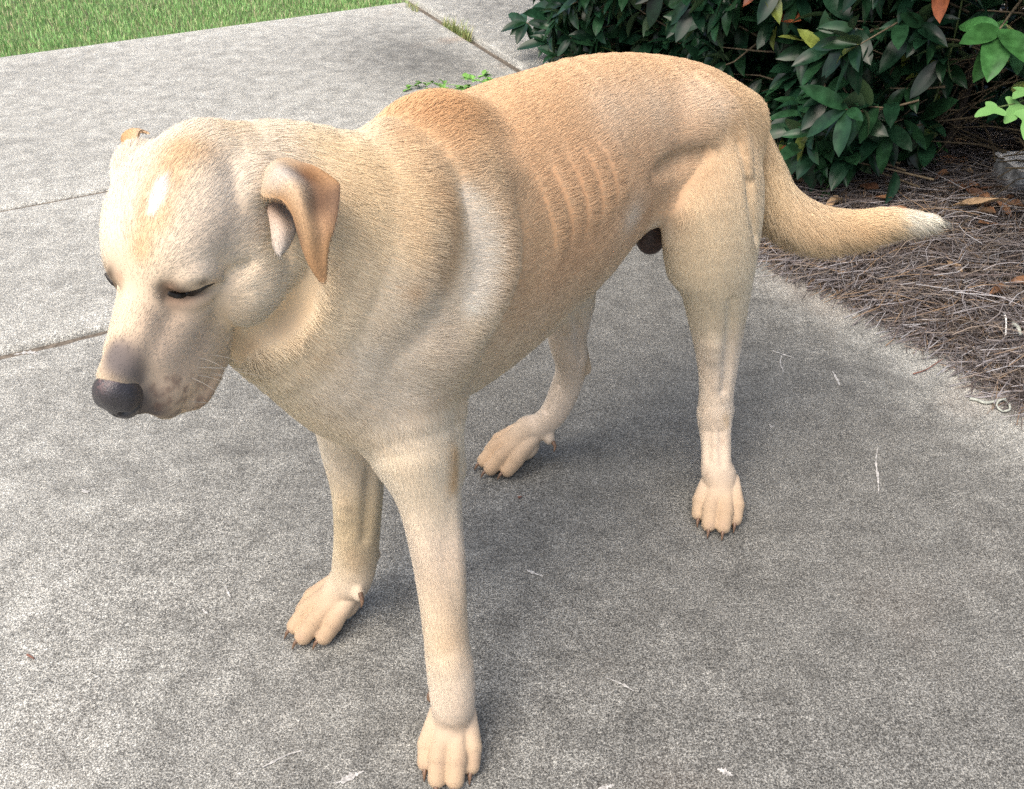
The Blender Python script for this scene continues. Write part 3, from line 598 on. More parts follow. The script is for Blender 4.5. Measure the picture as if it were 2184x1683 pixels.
ridge([(388, 600), (408, 588), (436, 585), (464, 592)], .0070, .009, (.70, .60, .49), .006, HX-HF, sink=.35)   # upper lid, puffed
ridge([(368, 612), (392, 612), (425, 603), (452, 595)], .0045, .004, (.55, .43, .31), .004, HX-HF, sink=.2)
ridge([(366, 644), (395, 648), (430, 636), (458, 616)], .0050, .006, (.52, .38, .28), .005, HX-HF, sink=.35)    # lower lid
ridge([(222, 568), (238, 574), (258, 590)], .0050, .009, (.60, .48, .34), .005, -HX-HF, sink=.3)
ridge([(398, 865), (430, 845), (462, 800)], .006, .010, (.56, .40, .30), .005, HX, sink=.3)
ridge([(812, 300), (868, 370), (888, 450), (872, 550), (835, 640), (790, 710)], .030, .022, (.64, .46, .29), .0135, nf, sink=.92)
ridge([(985, 410), (1025, 470), (1035, 560), (1005, 650), (965, 720)], .030, .020, (.68, .56, .42), .014, nf, sink=.91)
for q in ([(1240, 275), (1285, 335), (1305, 400), (1300, 440)], [(1206, 280), (1254, 345), (1276, 420), (1272, 470)], [(1170, 290), (1220, 360), (1244, 440), (1240, 500)], [(1135, 305), (1186, 380), (1212, 460), (1206, 525)], [(1110, 345), (1152, 410), (1178, 490), (1170, 550)]):
    ridge(q, .0150, .006, CREAM, None, None, False, 1.045)
groove([(1556, 240), (1588, 330), (1603, 430), (1612, 500)], .0065, .010)
bump([(895, 1090), (915, 1180), (935, 1270)], .007, .02); bump([(955, 1070), (965, 1180), (975, 1290)], .005, .02)
bump([(955, 1395), (962, 1430)], .006)
bump([(735, 1040), (740, 1120)], .006, .02, .3)
groove([(790, 1000), (785, 1080), (778, 1150)], .0035, .014)
bump([(1520, 700), (1522, 780)], .006, .018, .4)
groove([(1560, 640), (1558, 710), (1552, 780), (1545, 830)], .0040, .014); groove([(1512, 920), (1510, 980)], .0025, .010); groove([(1538, 920), (1540, 990)], .0025, .010)
groove([(1228, 670), (1236, 720), (1240, 765)], .0050, .010); groove([(1190, 820), (1165, 875)], .002, .01)
ridge([(1490, 175), (1540, 225), (1575, 290), (1590, 360)], .012, .012, CREAM, None, None, False, .85)         # hip bone
ridge([(1400, 370), (1440, 350), (1500, 330)], .008, .02, TAN, .012, nf, True, sink=.25)
lo_, ax_, Fd_ = FIELD = build_field()
# keep the soles on the ground
Zg = ax_[2][None, None, :]
Fd_ = np.maximum(Fd_, (.0012-Zg).astype(np.float32)); FIELD = (lo_, ax_, Fd_)

def surface_nets(lo, F, h):
    neg = F < 0; nx, ny, nz = F.shape
    acc = np.zeros((nx-1, ny-1, nz-1), np.uint8)
    for dx in (0, 1):
        for dy in (0, 1):
            for dz in (0, 1): acc += neg[dx:nx-1+dx, dy:ny-1+dy, dz:nz-1+dz]
    act = (acc > 0) & (acc < 8); I = np.argwhere(act).astype(np.int32); ids = np.full(act.shape, -1, np.int32); ids[act] = np.arange(len(I))
    off = [(a, b, c) for a in (0, 1) for b in (0, 1) for c in (0, 1)]
    val = {o: F[I[:, 0]+o[0], I[:, 1]+o[1], I[:, 2]+o[2]].astype(np.float64) for o in off}
    S = np.zeros((len(I), 3)); Cn = np.zeros(len(I))
    for o in off:
        for axn in range(3):
            if o[axn]: continue
            q = list(o); q[axn] = 1; a, b = val[o], val[tuple(q)]; m = (a < 0) != (b < 0)
            t = np.where(m, a/np.where(m, a-b, 1), 0); Pp = np.tile(np.array(o, float), (len(I), 1)); Pp[:, axn] = t
            S += Pp*m[:, None]; Cn += m
    V = lo+(I+S/Cn[:, None])*h; Q = []
    for axn in range(3):
        sl0 = [slice(1, -1)]*3; sl1 = [slice(1, -1)]*3; sl0[axn] = slice(0, -1); sl1[axn] = slice(1, None)
        a = neg[tuple(sl0)]; b = neg[tuple(sl1)]; E = np.argwhere(a != b)
        for i_ in range(3):
            if i_ != axn: E[:, i_] += 1
        u_, v_ = [(1, 2), (2, 0), (0, 1)][axn]
        def c_(du, dv):
            J = E.copy(); J[:, u_] -= du; J[:, v_] -= dv; return ids[J[:, 0], J[:, 1], J[:, 2]]
        q = np.stack([c_(1, 1), c_(0, 1), c_(0, 0), c_(1, 0)], -1); fl = ~neg[E[:, 0], E[:, 1], E[:, 2]]
        q[fl] = q[fl][:, ::-1]; Q.append(q)
    Q = np.vstack(Q); Q = Q[(Q >= 0).all(1)]; return V, Q
BV, BQ = surface_nets(lo_, Fd_, VOX)
# project twice onto the zero level for a smooth skin
def grad(P, e=VOX*.9):
    G = np.stack([sample(lo_, Fd_, P+np.eye(3)[i]*e)-sample(lo_, Fd_, P-np.eye(3)[i]*e) for i in range(3)], -1); return nrm(G)
# ---- coat attributes per vertex, blended from the nearest primitives
def attributes(P):
    n = len(P); W = np.zeros(n); Wc = np.zeros(n)+1e-12; C = np.zeros((n, 3)); Fl = np.zeros((n, 3)); Ln = np.zeros(n); Lf = np.zeros(n)
    X, Y, Z = P[:, 0].astype(np.float32), P[:, 1].astype(np.float32), P[:, 2].astype(np.float32)
    for p in PR:
        if p['sub'] or p['fur'] is None: continue
        m = .06; s = ((P > p['lo']-m) & (P < p['hi']+m)).all(1)
        if not s.any(): continue
        d = dist(p, X[s], Y[s], Z[s]); w = np.exp(-np.maximum(d+.002, 0)/.0065); wc = np.exp(-np.maximum(d+.002, 0)/.013)
        W[s] += w; Wc[s] += wc; C[s] += wc[:, None]*p['col']; Fl[s] += w[:, None]*p['flow']; Ln[s] += w*p['fur']; Lf[s] += w*p['lift']
    W = np.maximum(W, 1e-9); return C/Wc[:, None], nrm(Fl), Ln/W, Lf/W
BC, BF, BL, BLi = attributes(BV); BN = grad(BV)
# coat by height: the back is tan, the belly and inner legs cream
S_ = (BV-P0)@DS; Lz = BV[:, 2]; trunk = np.clip((S_+.14)/.06, 0, 1)*np.clip((.56-S_)/.04, 0, 1)*np.clip((Lz-.26)/.04, 0, 1)
lowt = np.clip((.47-Lz)/.13, 0, 1)*trunk*np.clip(1.2-np.abs(S_-.16)/.5, 0, 1)
BC = BC*(1-.65*lowt[:, None])+np.array((.66, .545, .385))*.65*lowt[:, None]
PAINT = []   # (u, v, radius m, colour, strength): patches of coat colour, placed on the skin
def paint(c, st, *pts, r=.02, near=0.):
    for q in pts:
        P = on_body(q[0], q[1]); P = None if P is None else P-ray(q[0], q[1])*near
        if P is not None: PAINT.append((P, q[2] if len(q) > 2 else r, np.array(c), st))
exec_paint = True
DK = (.46, .30, .17)
paint((.60, .385, .205), .75, (380, 315, .015), (392, 335, .012), (360, 360, .012), (312, 450, .009), (305, 480, .010), (303, 510, .010), (302, 540, .009), (350, 455, .010), (345, 480, .009), (420, 330, .016), (372, 390, .010), (312, 430, .008), (322, 400, .008), (352, 430, .008))
paint(PALE, .6, (245, 420, .022), (240, 470, .02), (255, 360, .02), (440, 470, .03), (500, 400, .03), (430, 540, .015), (600, 310, .02))
paint((.56, .46, .36), .3, (430, 520, .014), (400, 560, .010), (470, 470, .012))
paint((.13, .115, .11), .88, (250, 745, .009), (262, 765, .014), (276, 775, .014), (290, 790, .010), (280, 775, .011), (250, 780, .010), (300, 792, .007), (240, 760, .006))
paint((.07, .062, .065), .95, (262, 885, .012), (285, 882, .013), (305, 885, .013), (300, 860, .010), (330, 880, .010), (245, 870, .008)); paint((.13, .11, .11), .6, (345, 870, .010), (340, 845, .008), (370, 885, .008)); paint((.10, .09, .095), .85, (305, 885, .010), (330, 893, .009), (355, 898, .008), (308, 850, .006), (318, 870, .006), (285, 893, .008), (312, 830, .005), (300, 812, .005))
paint((.30, .19, .13), .45, (400, 885, .007), (425, 868, .007), (448, 845, .007), (468, 818, .006), (385, 893, .006))
paint((.63, .52, .40), .6, (880, 650, .05), (910, 740, .05), (820, 790, .045), (750, 820, .04), (880, 850, .04), (700, 830, .03), (830, 880, .03))
paint((.60, .48, .33), .55, (640, 660, .025), (560, 720, .022), (600, 760, .025), (520, 760, .018), (690, 640, .02))
paint((.62, .43, .24), .5, (660, 300, .03), (720, 310, .03), (760, 350, .03), (830, 380, .03), (770, 420, .03), (480, 265, .015))
paint((.57, .44, .335), .45, (330, 690, .018), (345, 740, .02), (380, 760, .02), (400, 800, .02), (350, 800, .018), (420, 720, .016))
paint((.92, .90, .87), .85, (346, 388, .0036), (342, 402, .0046), (337, 416, .0048), (332, 430, .0042), (327, 444, .0034), (323, 457, .0026))
_r = np.random.default_rng(3)
for _i in range(70):
    _u = 322+_r.random()**1.3*120; _v = 800+_r.random()*85
    paint((.16, .10, .08), .55, (_u, _v, .0014+.0012*_r.random()))
paint((.06, .045, .035), .95, (360, 622, .0085), (374, 630, .0085), (390, 632, .0065), (410, 622, .0050), (436, 608, .0045), (231, 586, .010), (240, 598, .010), (248, 608, .009), (226, 580, .007), near=.005)
paint((.10, .07, .05), .9, (362, 622, .007), (376, 630, .007), (394, 629, .005), (415, 619, .004), (440, 606, .0035), (228, 584, .007), (238, 596, .008), (247, 607, .007), near=.010)
paint((.34, .22, .15), .55, (405, 640, .007), (430, 626, .006), (360, 612, .006), (452, 606, .005), (255, 590, .006), (375, 648, .008))
paint((.55, .42, .31), .5, (390, 670, .014), (330, 700, .012), (420, 740, .016), (330, 760, .012))
paint(TAN2, .55, (830, 240, .03), (880, 225, .03), (930, 225, .03), (980, 240, .03), (900, 270, .03), (850, 290, .02), (960, 300, .03))
paint(DK, .35, (950, 360, .03), (990, 390, .02), (1110, 420, .035), (1130, 480, .035), (1120, 540, .03), (1180, 500, .03), (1100, 600, .02), (930, 560, .02), (720, 400, .02))
paint((.52, .33, .18), .45, (1180, 200, .05), (1250, 170, .05), (1330, 160, .05), (1400, 160, .04), (1100, 230, .05))
paint((.47, .32, .20), .5, (1460, 320, .030), (1420, 350, .03), (1500, 290, .02), (1390, 380, .03))
paint((.66, .50, .36), .55, (1400, 230, .04), (1480, 210, .03), (1300, 240, .04), (1530, 230, .02))
paint((.60, .44, .27), .4, (640, 640, .02), (700, 560, .03), (760, 450, .03), (800, 500, .03))
paint((.74, .655, .53), .65, (985, 415, .012), (1005, 455, .015), (1018, 510, .016), (1020, 560, .016), (1012, 610, .016), (995, 650, .012)); paint((.50, .31, .17), .6, (930, 400, .018), (950, 440, .016), (960, 490, .015), (958, 550, .015), (940, 600, .015), (900, 330, .02), (870, 620, .012)); paint((.52, .34, .20), .5, (1080, 440, .02), (1090, 500, .02), (1085, 560, .02), (1075, 610, .018), (1130, 600, .02)); paint((.62, .42, .24), .5, (850, 330, .02), (870, 390, .02), (880, 450, .02), (872, 520, .02))
paint(PALE, .5, (1020, 500, .02), (1030, 560, .02), (1010, 620, .02), (1340, 470, .02), (1400, 480, .02), (760, 760, .02))
paint((.50, .31, .15), .8, (967, 960, .012), (968, 1000, .012), (966, 1030, .010))
paint((.48, .35, .22), .45, (757, 1205, .012), (750, 1180, .012), (955, 1370, .02), (1210, 700, .01))
paint((.46, .32, .18), .6, (1250, 770, .010), (1248, 790, .010), (1548, 885, .008), (1550, 900, .006))
paint((.30, .2, .15), .5, (1508, 1012, .0035), (1525, 950, .003), (1540, 940, .003))
paint((.76, .66, .50), .9, (1960, 470, .022), (1995, 470, .025), (1930, 470, .014))
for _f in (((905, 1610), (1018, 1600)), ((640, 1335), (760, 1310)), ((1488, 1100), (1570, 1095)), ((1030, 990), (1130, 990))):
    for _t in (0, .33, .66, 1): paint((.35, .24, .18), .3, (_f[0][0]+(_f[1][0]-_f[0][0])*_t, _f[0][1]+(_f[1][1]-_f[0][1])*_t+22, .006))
for P, r, c, st in PAINT:
    w = st*np.exp(-((BV-P)**2).sum(1)/(r*r)); BC = BC*(1-w[:, None])+c*w[:, None]
nzv = fbm(BV[:, 0]*38+BV[:, 2]*31, BV[:, 1]*38-BV[:, 2]*17, 3, 3)
BL = BL*(1-.42*np.clip((.11-BV[:, 2])/.03, 0, 1))
TRIM = []
for (u_, v_, r_, f_) in ((370, 628, .020, .65), (400, 628, .018, .65), (435, 612, .016, .6), (235, 590, .022, .65), (250, 610, .016, .6), (300, 840, .030, .5), (350, 860, .03, .45), (270, 770, .02, .45), (420, 840, .03, .35)):
    P_ = on_body(u_, v_)
    if P_ is not None: BL = BL*(1-f_*np.exp(-((BV-P_)**2).sum(1)/r_**2))
BC = BC*(0.88+.24*nzv)[:, None]
mot = np.clip(fbm(BV[:, 0]*14+BV[:, 2]*9+4, BV[:, 1]*14-BV[:, 2]*11, 23, 4)*2-.7, 0, 1)[:, None]; BC = BC*(1-.30*mot)+BC*np.array((1.0, .86, .74))*.30*mot
# shade between the toes and low on the paws, painted into the coat colour
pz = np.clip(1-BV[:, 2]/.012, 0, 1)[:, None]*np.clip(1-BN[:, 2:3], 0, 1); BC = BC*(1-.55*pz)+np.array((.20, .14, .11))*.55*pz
coat, nt, bs, out = new_mat('coat_skin')
at = N(nt, 'ShaderNodeAttribute', attribute_name='col'); nt.links.new(mix(nt, at.outputs['Color'], (1.02, 1.02, 1.02), 1., 'MULTIPLY'), bs.inputs['Base Color'])
bs.inputs['Roughness'].default_value = .8; bs.inputs['Specular IOR Level'].default_value = .15
dog = empty('dog', (P0[0]+.1, P0[1]+.1, 0)); tag(dog, 'lean yellow dog standing on the concrete with its eyes shut and its tail swung out', 'dog')
def under(o, par=None):
    par = par or dog; o.parent = par; o.matrix_parent_inverse = Matrix.Translation(-dog.location) if par is dog else Matrix.Identity(4); return o
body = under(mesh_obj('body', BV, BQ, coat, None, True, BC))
EXT = []
# ---- ears: folded flaps, modelled as thin leather with a rolled fold
ear_m, nt, bs, out = new_mat('ear_leather')
at = N(nt, 'ShaderNodeAttribute', attribute_name='col'); gg = N(nt, 'ShaderNodeNewGeometry')
nz = N(nt, 'ShaderNodeTexNoise', Scale=700., Detail=3.); nt.links.new(gg.outputs['Position'], nz.inputs['Vector']); rr = ramp(nt, nz.outputs[0], [(.3, .78), (.7, 1.2)])
nt.links.new(mix(nt, at.outputs['Color'], rr.outputs[0], 1., 'MULTIPLY'), bs.inputs['Base Color']); bs.inputs['Roughness'].default_value = .85
bp = N(nt, 'ShaderNodeBump', Strength=.6, Distance=.001); nt.links.new(nz.outputs[0], bp.inputs['Height']); nt.links.new(bp.outputs[0], bs.inputs['Normal'])
def flap(rows, cols, th=.0028):
    cols = [[tuple(.78*x for x in c) for c in r_] for r_ in cols]
    """rows: list of polylines (same length) of 3D points; gives a closed thin shell"""
    G = np.array([smooth_path(r, 5) for r in rows]); G = np.stack([smooth_path(G[:, j], 5) for j in range(G.shape[1])], 1)
    Cc = np.array([smooth_path(np.array(r, float), 5) for r in cols]); Cc = np.stack([smooth_path(Cc[:, j], 5) for j in range(Cc.shape[1])], 1)
    du = np.gradient(G, axis=0); dv = np.gradient(G, axis=1); Nn = nrm(np.cross(du, dv)); n, m = G.shape[:2]
    ii, jj = np.meshgrid(np.arange(n)/(n-1), np.arange(m)/(m-1), indexing='ij'); e = np.minimum.reduce([ii*1.+.05, (1-ii), jj, 1-jj])
    t = th*np.sqrt(np.clip(e/.10, .02, 1))
    A = (G+Nn*t[..., None]*.5).reshape(-1, 3); B = (G-Nn*t[..., None]*.5).reshape(-1, 3); V = np.vstack([A, B]); o = n*m
    idx = np.arange(o).reshape(n, m); q = np.stack([idx[:-1, :-1], idx[1:, :-1], idx[1:, 1:], idx[:-1, 1:]], -1).reshape(-1, 4)
    ring = np.concatenate([idx[:, 0], idx[-1, 1:], idx[-2::-1, -1], idx[0, -2:0:-1]]); r2 = np.roll(ring, -1)
    Q = np.vstack([q, q[:, ::-1]+o, np.stack([ring, ring+o, r2+o, r2], -1)[:, ::-1]])
    C2 = np.clip(np.vstack([Cc.reshape(-1, 3)]*2), .01, 1); return V, Q, C2, Nn.reshape(-1, 3), G
EC = (.42, .24, .115); ED = (.19, .11, .062); EI = (.60, .44, .32)  # ED: ear brown darkened, the hollow's shade partly painted into its colour
# rows run from the root to the tip, columns from the front edge to the back edge
L_rows = [
    [pt(550, 394, .750), pt(575, 352, .748), pt(604, 338, .752), pt(640, 345, .756)],
    [pt(563, 420, .736), pt(600, 372, .728), pt(640, 370, .742), pt(672, 354, .745)],
    [pt(598, 425, .728), pt(630, 398, .719), pt(668, 400, .740), pt(718, 384, .734)],
    [pt(622, 455, .724), pt(646, 444, .717), pt(678, 444, .735), pt(725, 405, .728)],
    [pt(636, 504, .727), pt(656, 494, .720), pt(687, 484, .729), pt(718, 464, .725)],
    [pt(654, 555, .731), pt(664, 550, .727), pt(685, 540, .731), pt(702, 520, .731)],
    [pt(678, 595, .738), pt(684, 600, .736), pt(690, 602, .737), pt(696, 594, .738)]]
PE = (.60, .52, .43)
L_cols = [[CREAM, (.62, .50, .35), (.60, .44, .28), (.60, .42, .26)], [(.50, .33, .18), PE, ED, EC], [EC, (.60, .44, .29), ED, EC], [EC, (.50, .33, .19), ED, ED], [ED, (.48, .30, .16), (.42, .255, .14), ED], [EC]*4, [(.44, .25, .12)]*4]
V, Q, C2, Nn, G = flap(L_rows, L_cols); EXT.append((V, Q, C2, nrm(pt(688, 598, .74)-pt(620, 380, .74)))); ear_l = under(mesh_obj('ear', V, Q, ear_m, None, True, C2))
# the front edge of the ear's root, hanging beside the cheek
R2 = [[pt(556, 410, .768), pt(590, 420, .770), pt(625, 445, .775)],
      [pt(570, 448, .752), pt(594, 456, .752), pt(630, 480, .765)],
      [pt(579, 492, .742), pt(600, 496, .738), pt(626, 500, .752)],
      [pt(587, 536, .742), pt(598, 543, .739), pt(611, 531, .745)]]
V, Q, C2, _, _ = flap(R2, [[(.34, .22, .15)]*3, [(.45, .33, .25)]*3, [(.62, .50, .40)]*3, [(.74, .66, .58)]*3], .006); EXT.append((V, Q, C2, nrm(pt(600, 540, .74)-pt(590, 420, .76)))); under(mesh_obj('ear_lobe', V, Q, ear_m, None, True, C2), ear_l)  # hood's shade painted into the darker colour of the upper rows
R_rows = [
    [pt(320, 285, .80), pt(300, 280, .80), pt(292, 305, .79)],
    [pt(298, 276, .81), pt(280, 280, .81), pt(278, 304, .80)],
    [pt(282, 277, .82), pt(266, 286, .82), pt(266, 306, .81)],
    [pt(272, 285, .83), pt(261, 296, .83), pt(264, 314, .82)]]
V, Q, C2, _, _ = flap(R_rows, [[(.66, .46, .28)]*3, [(.66, .40, .20)]*3, [(.60, .33, .15)]*3, [EC]*3]); EXT.append((V, Q, C2, nrm(pt(265, 300, .82)-pt(310, 285, .80)))); under(mesh_obj('ear', V, Q, ear_m, None, True, C2))
DEV = False
# ---- fur
if not DEV:
    hair, nt, bs, out = new_mat('short_fur'); nt.nodes.remove(bs)
    at = N(nt, 'ShaderNodeAttribute', attribute_name='hcol'); an = N(nt, 'ShaderNodeAttribute', attribute_name='snor')
    hi = nt.nodes.new('ShaderNodeHairInfo')
    tip = ramp(nt, hi.outputs['Intercept'], [(0., .86), (1., 1.14)])
    cc = mix(nt, at.outputs['Color'], tip.outputs[0], 1., 'MULTIPLY')
    d1 = N(nt, 'ShaderNodeBsdfDiffuse', Roughness=.6); nt.links.new(cc, d1.inputs['Color']); nt.links.new(an.outputs['Vector'], d1.inputs['Normal'])
    g1 = N(nt, 'ShaderNodeBsdfAnisotropic') if False else N(nt, 'ShaderNodeBsdfHair'); g1.component = 'Reflection'
    g1.inputs['Color'].default_value = (.9, .85, .78, 1); g1.inputs['RoughnessU'].default_value = .35; g1.inputs['RoughnessV'].default_value = .6
    ms = nt.nodes.new('ShaderNodeMixShader'); ms.inputs[0].default_value = .06
    nt.links.new(d1.outputs[0], ms.inputs[1]); nt.links.new(g1.outputs[0], ms.inputs[2]); nt.links.new(ms.outputs[0], out.inputs[0])
    # sample the skin
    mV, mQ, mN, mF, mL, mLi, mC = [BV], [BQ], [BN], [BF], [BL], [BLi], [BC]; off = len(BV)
    for (eV, eQ, eC, eF) in EXT:
        nn_ = np.zeros_like(eV); fn = np.cross(eV[eQ[:, 1]]-eV[eQ[:, 0]], eV[eQ[:, 2]]-eV[eQ[:, 0]])
        for k in range(4): np.add.at(nn_, eQ[:, k], fn)
        mV.append(eV); mQ.append(eQ+off); off += len(eV); mN.append(nrm(nn_)); mF.append(np.tile(eF, (len(eV), 1))); mL.append(np.full(len(eV), .0045)); mLi.append(np.full(len(eV), .16)); mC.append(eC)
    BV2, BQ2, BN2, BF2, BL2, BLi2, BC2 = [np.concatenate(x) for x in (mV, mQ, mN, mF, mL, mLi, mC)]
    BV_, BN_, BF_, BL_, BLi_, BC_ = BV2, BN2, BF2, BL2, BLi2, BC2
    T0 = np.vstack([BQ2[:, [0, 1, 2]], BQ2[:, [0, 2, 3]]]); A, B, C = BV2[T0[:, 0]], BV2[T0[:, 1]], BV2[T0[:, 2]]
    ar = np.linalg.norm(np.cross(B-A, C-A), axis=1)*.5; ln = BL2[T0[:, 0]]
    dens = ar*(.012/np.clip(ln, .005, .02))**.6
    # nearer parts show larger and need more, finer hairs
    NH = 680000
    ti = rng.choice(len(T0), NH, p=dens/dens.sum()); r1 = np.sqrt(rng.random(NH)); r2 = rng.random(NH)
    bw = np.stack([1-r1, r1*(1-r2), r1*r2], -1)
    def itp(Aa): return (Aa[T0[ti]]*(bw[:, :, None] if Aa.ndim > 1 else bw)).sum(1)
    R0 = itp(BV2); Nn = nrm(itp(BN2)); Fl = nrm(itp(BF2)); Lh = itp(BL2); Li = itp(BLi2); Ch = itp(BC2)
    keep = (R0[:, 2] > .004); R0, Nn, Fl, Lh, Li, Ch = [x[keep] for x in (R0, Nn, Fl, Lh, Li, Ch)]; NH = len(R0)
    Tn = nrm(Fl-Nn*(Fl*Nn).sum(1)[:, None])
    # clumping and stray direction
    def n3(P, s, sd): return np.stack([fbm(P[:, 0]*s+P[:, 2]*s*.7+i*9, P[:, 1]*s-P[:, 2]*s*.6, sd+i, 2)-.5 for i in range(3)], -1)
    jit = np.clip(Lh/.014, .30, 1)[:, None]*(n3(R0, 60, 40)*.50+n3(R0, 230, 50)*.35+rng.normal(size=(NH, 3))*.14)
    Tn = nrm(Tn+jit-Nn*(jit*Nn).sum(1)[:, None])
    Lh = Lh*(.65+.6*rng.random(NH))
    # feathering under the tail and at the belly edge hangs down
    Li = Li*(.7+.6*rng.random(NH))
    K = 4; tt = np.linspace(0, 1, K); Pts = np.zeros((NH, K, 3), np.float32)
    for j, t in enumerate(tt):
        Pts[:, j] = R0-Nn*.0004+Tn*(Lh*t)[:, None]*np.sqrt(np.clip(1-Li**2, .05, 1))[:, None]+Nn*(Lh*Li*(t-.45*t*t))[:, None]+rng.normal(size=(NH, 3))*(.00025*t)
    longf = np.clip((Lh-.016)/.012, 0, 1); Pts[:, :, 2] -= (longf*Lh*.35)[:, None]*tt[None]**2
    Pts[:, :, 2] = np.maximum(Pts[:, :, 2], .001)
    hc = bpy.data.hair_curves.new('fur'); hc.add_curves([K]*NH)
    hc.points.foreach_set('position', Pts.reshape(-1)) if False else hc.attributes['position'].data.foreach_set('vector', Pts.reshape(-1))
    ra = hc.attributes.new('radius', 'FLOAT', 'POINT') if 'radius' not in hc.attributes else hc.attributes['radius']
    rad = (np.clip(Lh/.012, .55, 1.2)[:, None]*.00019*np.array([1., .95, .7, .15])[None]).astype(np.float32); ra.data.foreach_set('value', rad.reshape(-1))
    var = (.86+.28*rng.random(NH))[:, None]; Hc = np.ones((NH, 4), np.float32)
    strand = fbm(R0[:, 0]*150+R0[:, 2]*120, R0[:, 1]*150-R0[:, 2]*90, 61, 3); Hc[:, :3] = np.clip((Ch*1.52/(1+.62*Ch**2.2))*var*(.94+.12*strand)[:, None], 0, .93)
    ca = hc.attributes.new('hcol', 'FLOAT_COLOR', 'CURVE'); ca.data.foreach_set('color', Hc.reshape(-1))
    sn = hc.attributes.new('snor', 'FLOAT_VECTOR', 'CURVE'); sn.data.foreach_set('vector', nrm(Nn+jit*.22+Tn*.12).astype(np.float32).reshape(-1))
    hc.materials.append(hair)
    fur = bpy.data.objects.new('fur', hc); COL.objects.link(fur); under(fur); tag(fur, kind='stuff')
    # cut the parent inverse to match
# ---- nose
nose_m = simple('nose_leather', (.022, .020, .024), .40, .4, 900, .35, attr=True, spec=.7)
PRs = PR; PR = []
nk = dict(col=(.02, .018, .022))
NY, NZ = .0935, -.0100
ell(Hd(0, NY, NZ), (.0150, .0150, .0165), HA, k=.004, **nk); ell(Hd(0, NY+.003, NZ-.017), (.0115, .0130, .0150), HA, k=.010, **nk)
for sx in (-1, 1):
    ell(Hd(sx*.0098, NY+.001, NZ-.0050), (.0110, .0075, .0115), HA, k=.006, **nk)
    ell(Hd(sx*.0075, NY+.0150, NZ-.0110), (.0075, .0040, .0042), HA, k=.002, sub=True, **nk)
    cap(Hd(sx*.0090, NY+.0130, NZ-.0120), Hd(sx*.0185, NY+.0020, NZ-.0105), .0028, .0020, k=.002, sub=True, **nk)
cap(Hd(0, NY+.0150, NZ-.012), Hd(0, NY+.0125, NZ-.0300), .0009, .0009, k=.001, sub=True, **nk)
vx = VOX; VOX = .0009
nlo, nax, nF = build_field(); NV, NQ = surface_nets(nlo, nF, VOX); VOX = vx; PR = PRs
NC = np.tile(np.array((.040, .036, .042)), (len(NV), 1))
pk = np.exp(-((NV-Hd(-.004, .094, .006))**2).sum(1)/.0075**2)*np.clip(fbm(NV[:, 0]*500, NV[:, 1]*500+NV[:, 2]*300, 5)*2-.6, 0, 1); NC = NC*(1-pk[:, None])+np.array((.20, .10, .09))*pk[:, None]
under(mesh_obj('nose', NV, NQ, nose_m, None, True, NC))
# ---- shut eyes: the dark slit between the lids
lid_m = simple('eyelid_rim', (.018, .013, .010), .45, .3, 400, .3)
for pix, rr_ in (([(356, 622), (376, 630), (400, 625), (430, 613), (456, 602)], [.0022, .0052, .0042, .0026, .0012]), ([(224, 583), (233, 592), (241, 602), (249, 612)], [.0010, .0024, .0024, .0010])):
    Q = [on_body(*q) for q in pix]; ok_ = [q for q in Q if q is not None]; dd0 = float(np.mean([(q-np.array([0, 0, CAM_H]))@ray(*p)/(ray(*p)@ray(*p)) for q, p in zip(Q, pix) if q is not None])); Q = [q if q is not None else pt(p[0], p[1], dd0) for q, p in zip(Q, pix)]; P = smooth_path([q+ray(*p)*.0012 for q, p in zip(Q, pix)], 5)
    V, Fc = tube(P, np.interp(np.linspace(0, 1, len(P)), np.linspace(0, 1, len(rr_)), rr_), 8); under(mesh_obj('eye', V, Fc, lid_m))
# ---- claws
claw_m = simple('claw_horn', (.20, .12, .075), .4, .35, 500, .2)
for a, b, c, r in CLAWS:
    r = min(r, .0030); V, Fc = tube(smooth_path([a-(b-a)*.5, a, b, c], 3), np.array([r, r, r, r, r*.95, r*.85, r*.75, r*.6, r*.4, r*.2]), 8); under(mesh_obj('claw', V, Fc, claw_m))
# ---- testicle
sc_m = simple('scrotum_skin', (.085, .055, .050), .55, .3, 200, .4)
sc_c = pt(1388, 505, 1.275); V = []; Fc = []
nn, mm = 18, 12
for i in range(mm+1):
    th = math.pi*i/mm
    for j in range(nn):
        ph = 2*math.pi*j/nn; V.append(sc_c+np.array([.021*math.sin(th)*math.cos(ph), .019*math.sin(th)*math.sin(ph), .025*math.cos(th)*(1 if th > 1.57 else 1.2)]))
Fc = [(i*nn+j, i*nn+(j+1) % nn, (i+1)*nn+(j+1) % nn, (i+1)*nn+j) for i in range(mm) for j in range(nn)]; under(mesh_obj('scrotum', V, Fc, sc_m))
# ---- whiskers
wm = simple('whisker_hair', (.55, .5, .42), .5, .1)
wb = MB(); rw = random.Random(4)
for i in range(9):
    y = .030+.05*rw.random(); z = -.040-.022*rw.random(); a = Hd(.030-.1*(y-.03), y, z); d = HX*.8+HF*(.2-rw.random()*.9)-HZ*(.3+.6*rw.random()); L = .03+.035*rw.random()
    V, Fc = tube(smooth_path([a, a+d*L*.5, a+d*L-UP*.006], 3), [.00028, .00026, .00022, .0002, .00016, .00012, .00006], 4); wb.add(V, Fc)
under(wb.build('whiskers', wm)); bpy.context.scene.objects['whiskers']['kind'] = 'stuff'
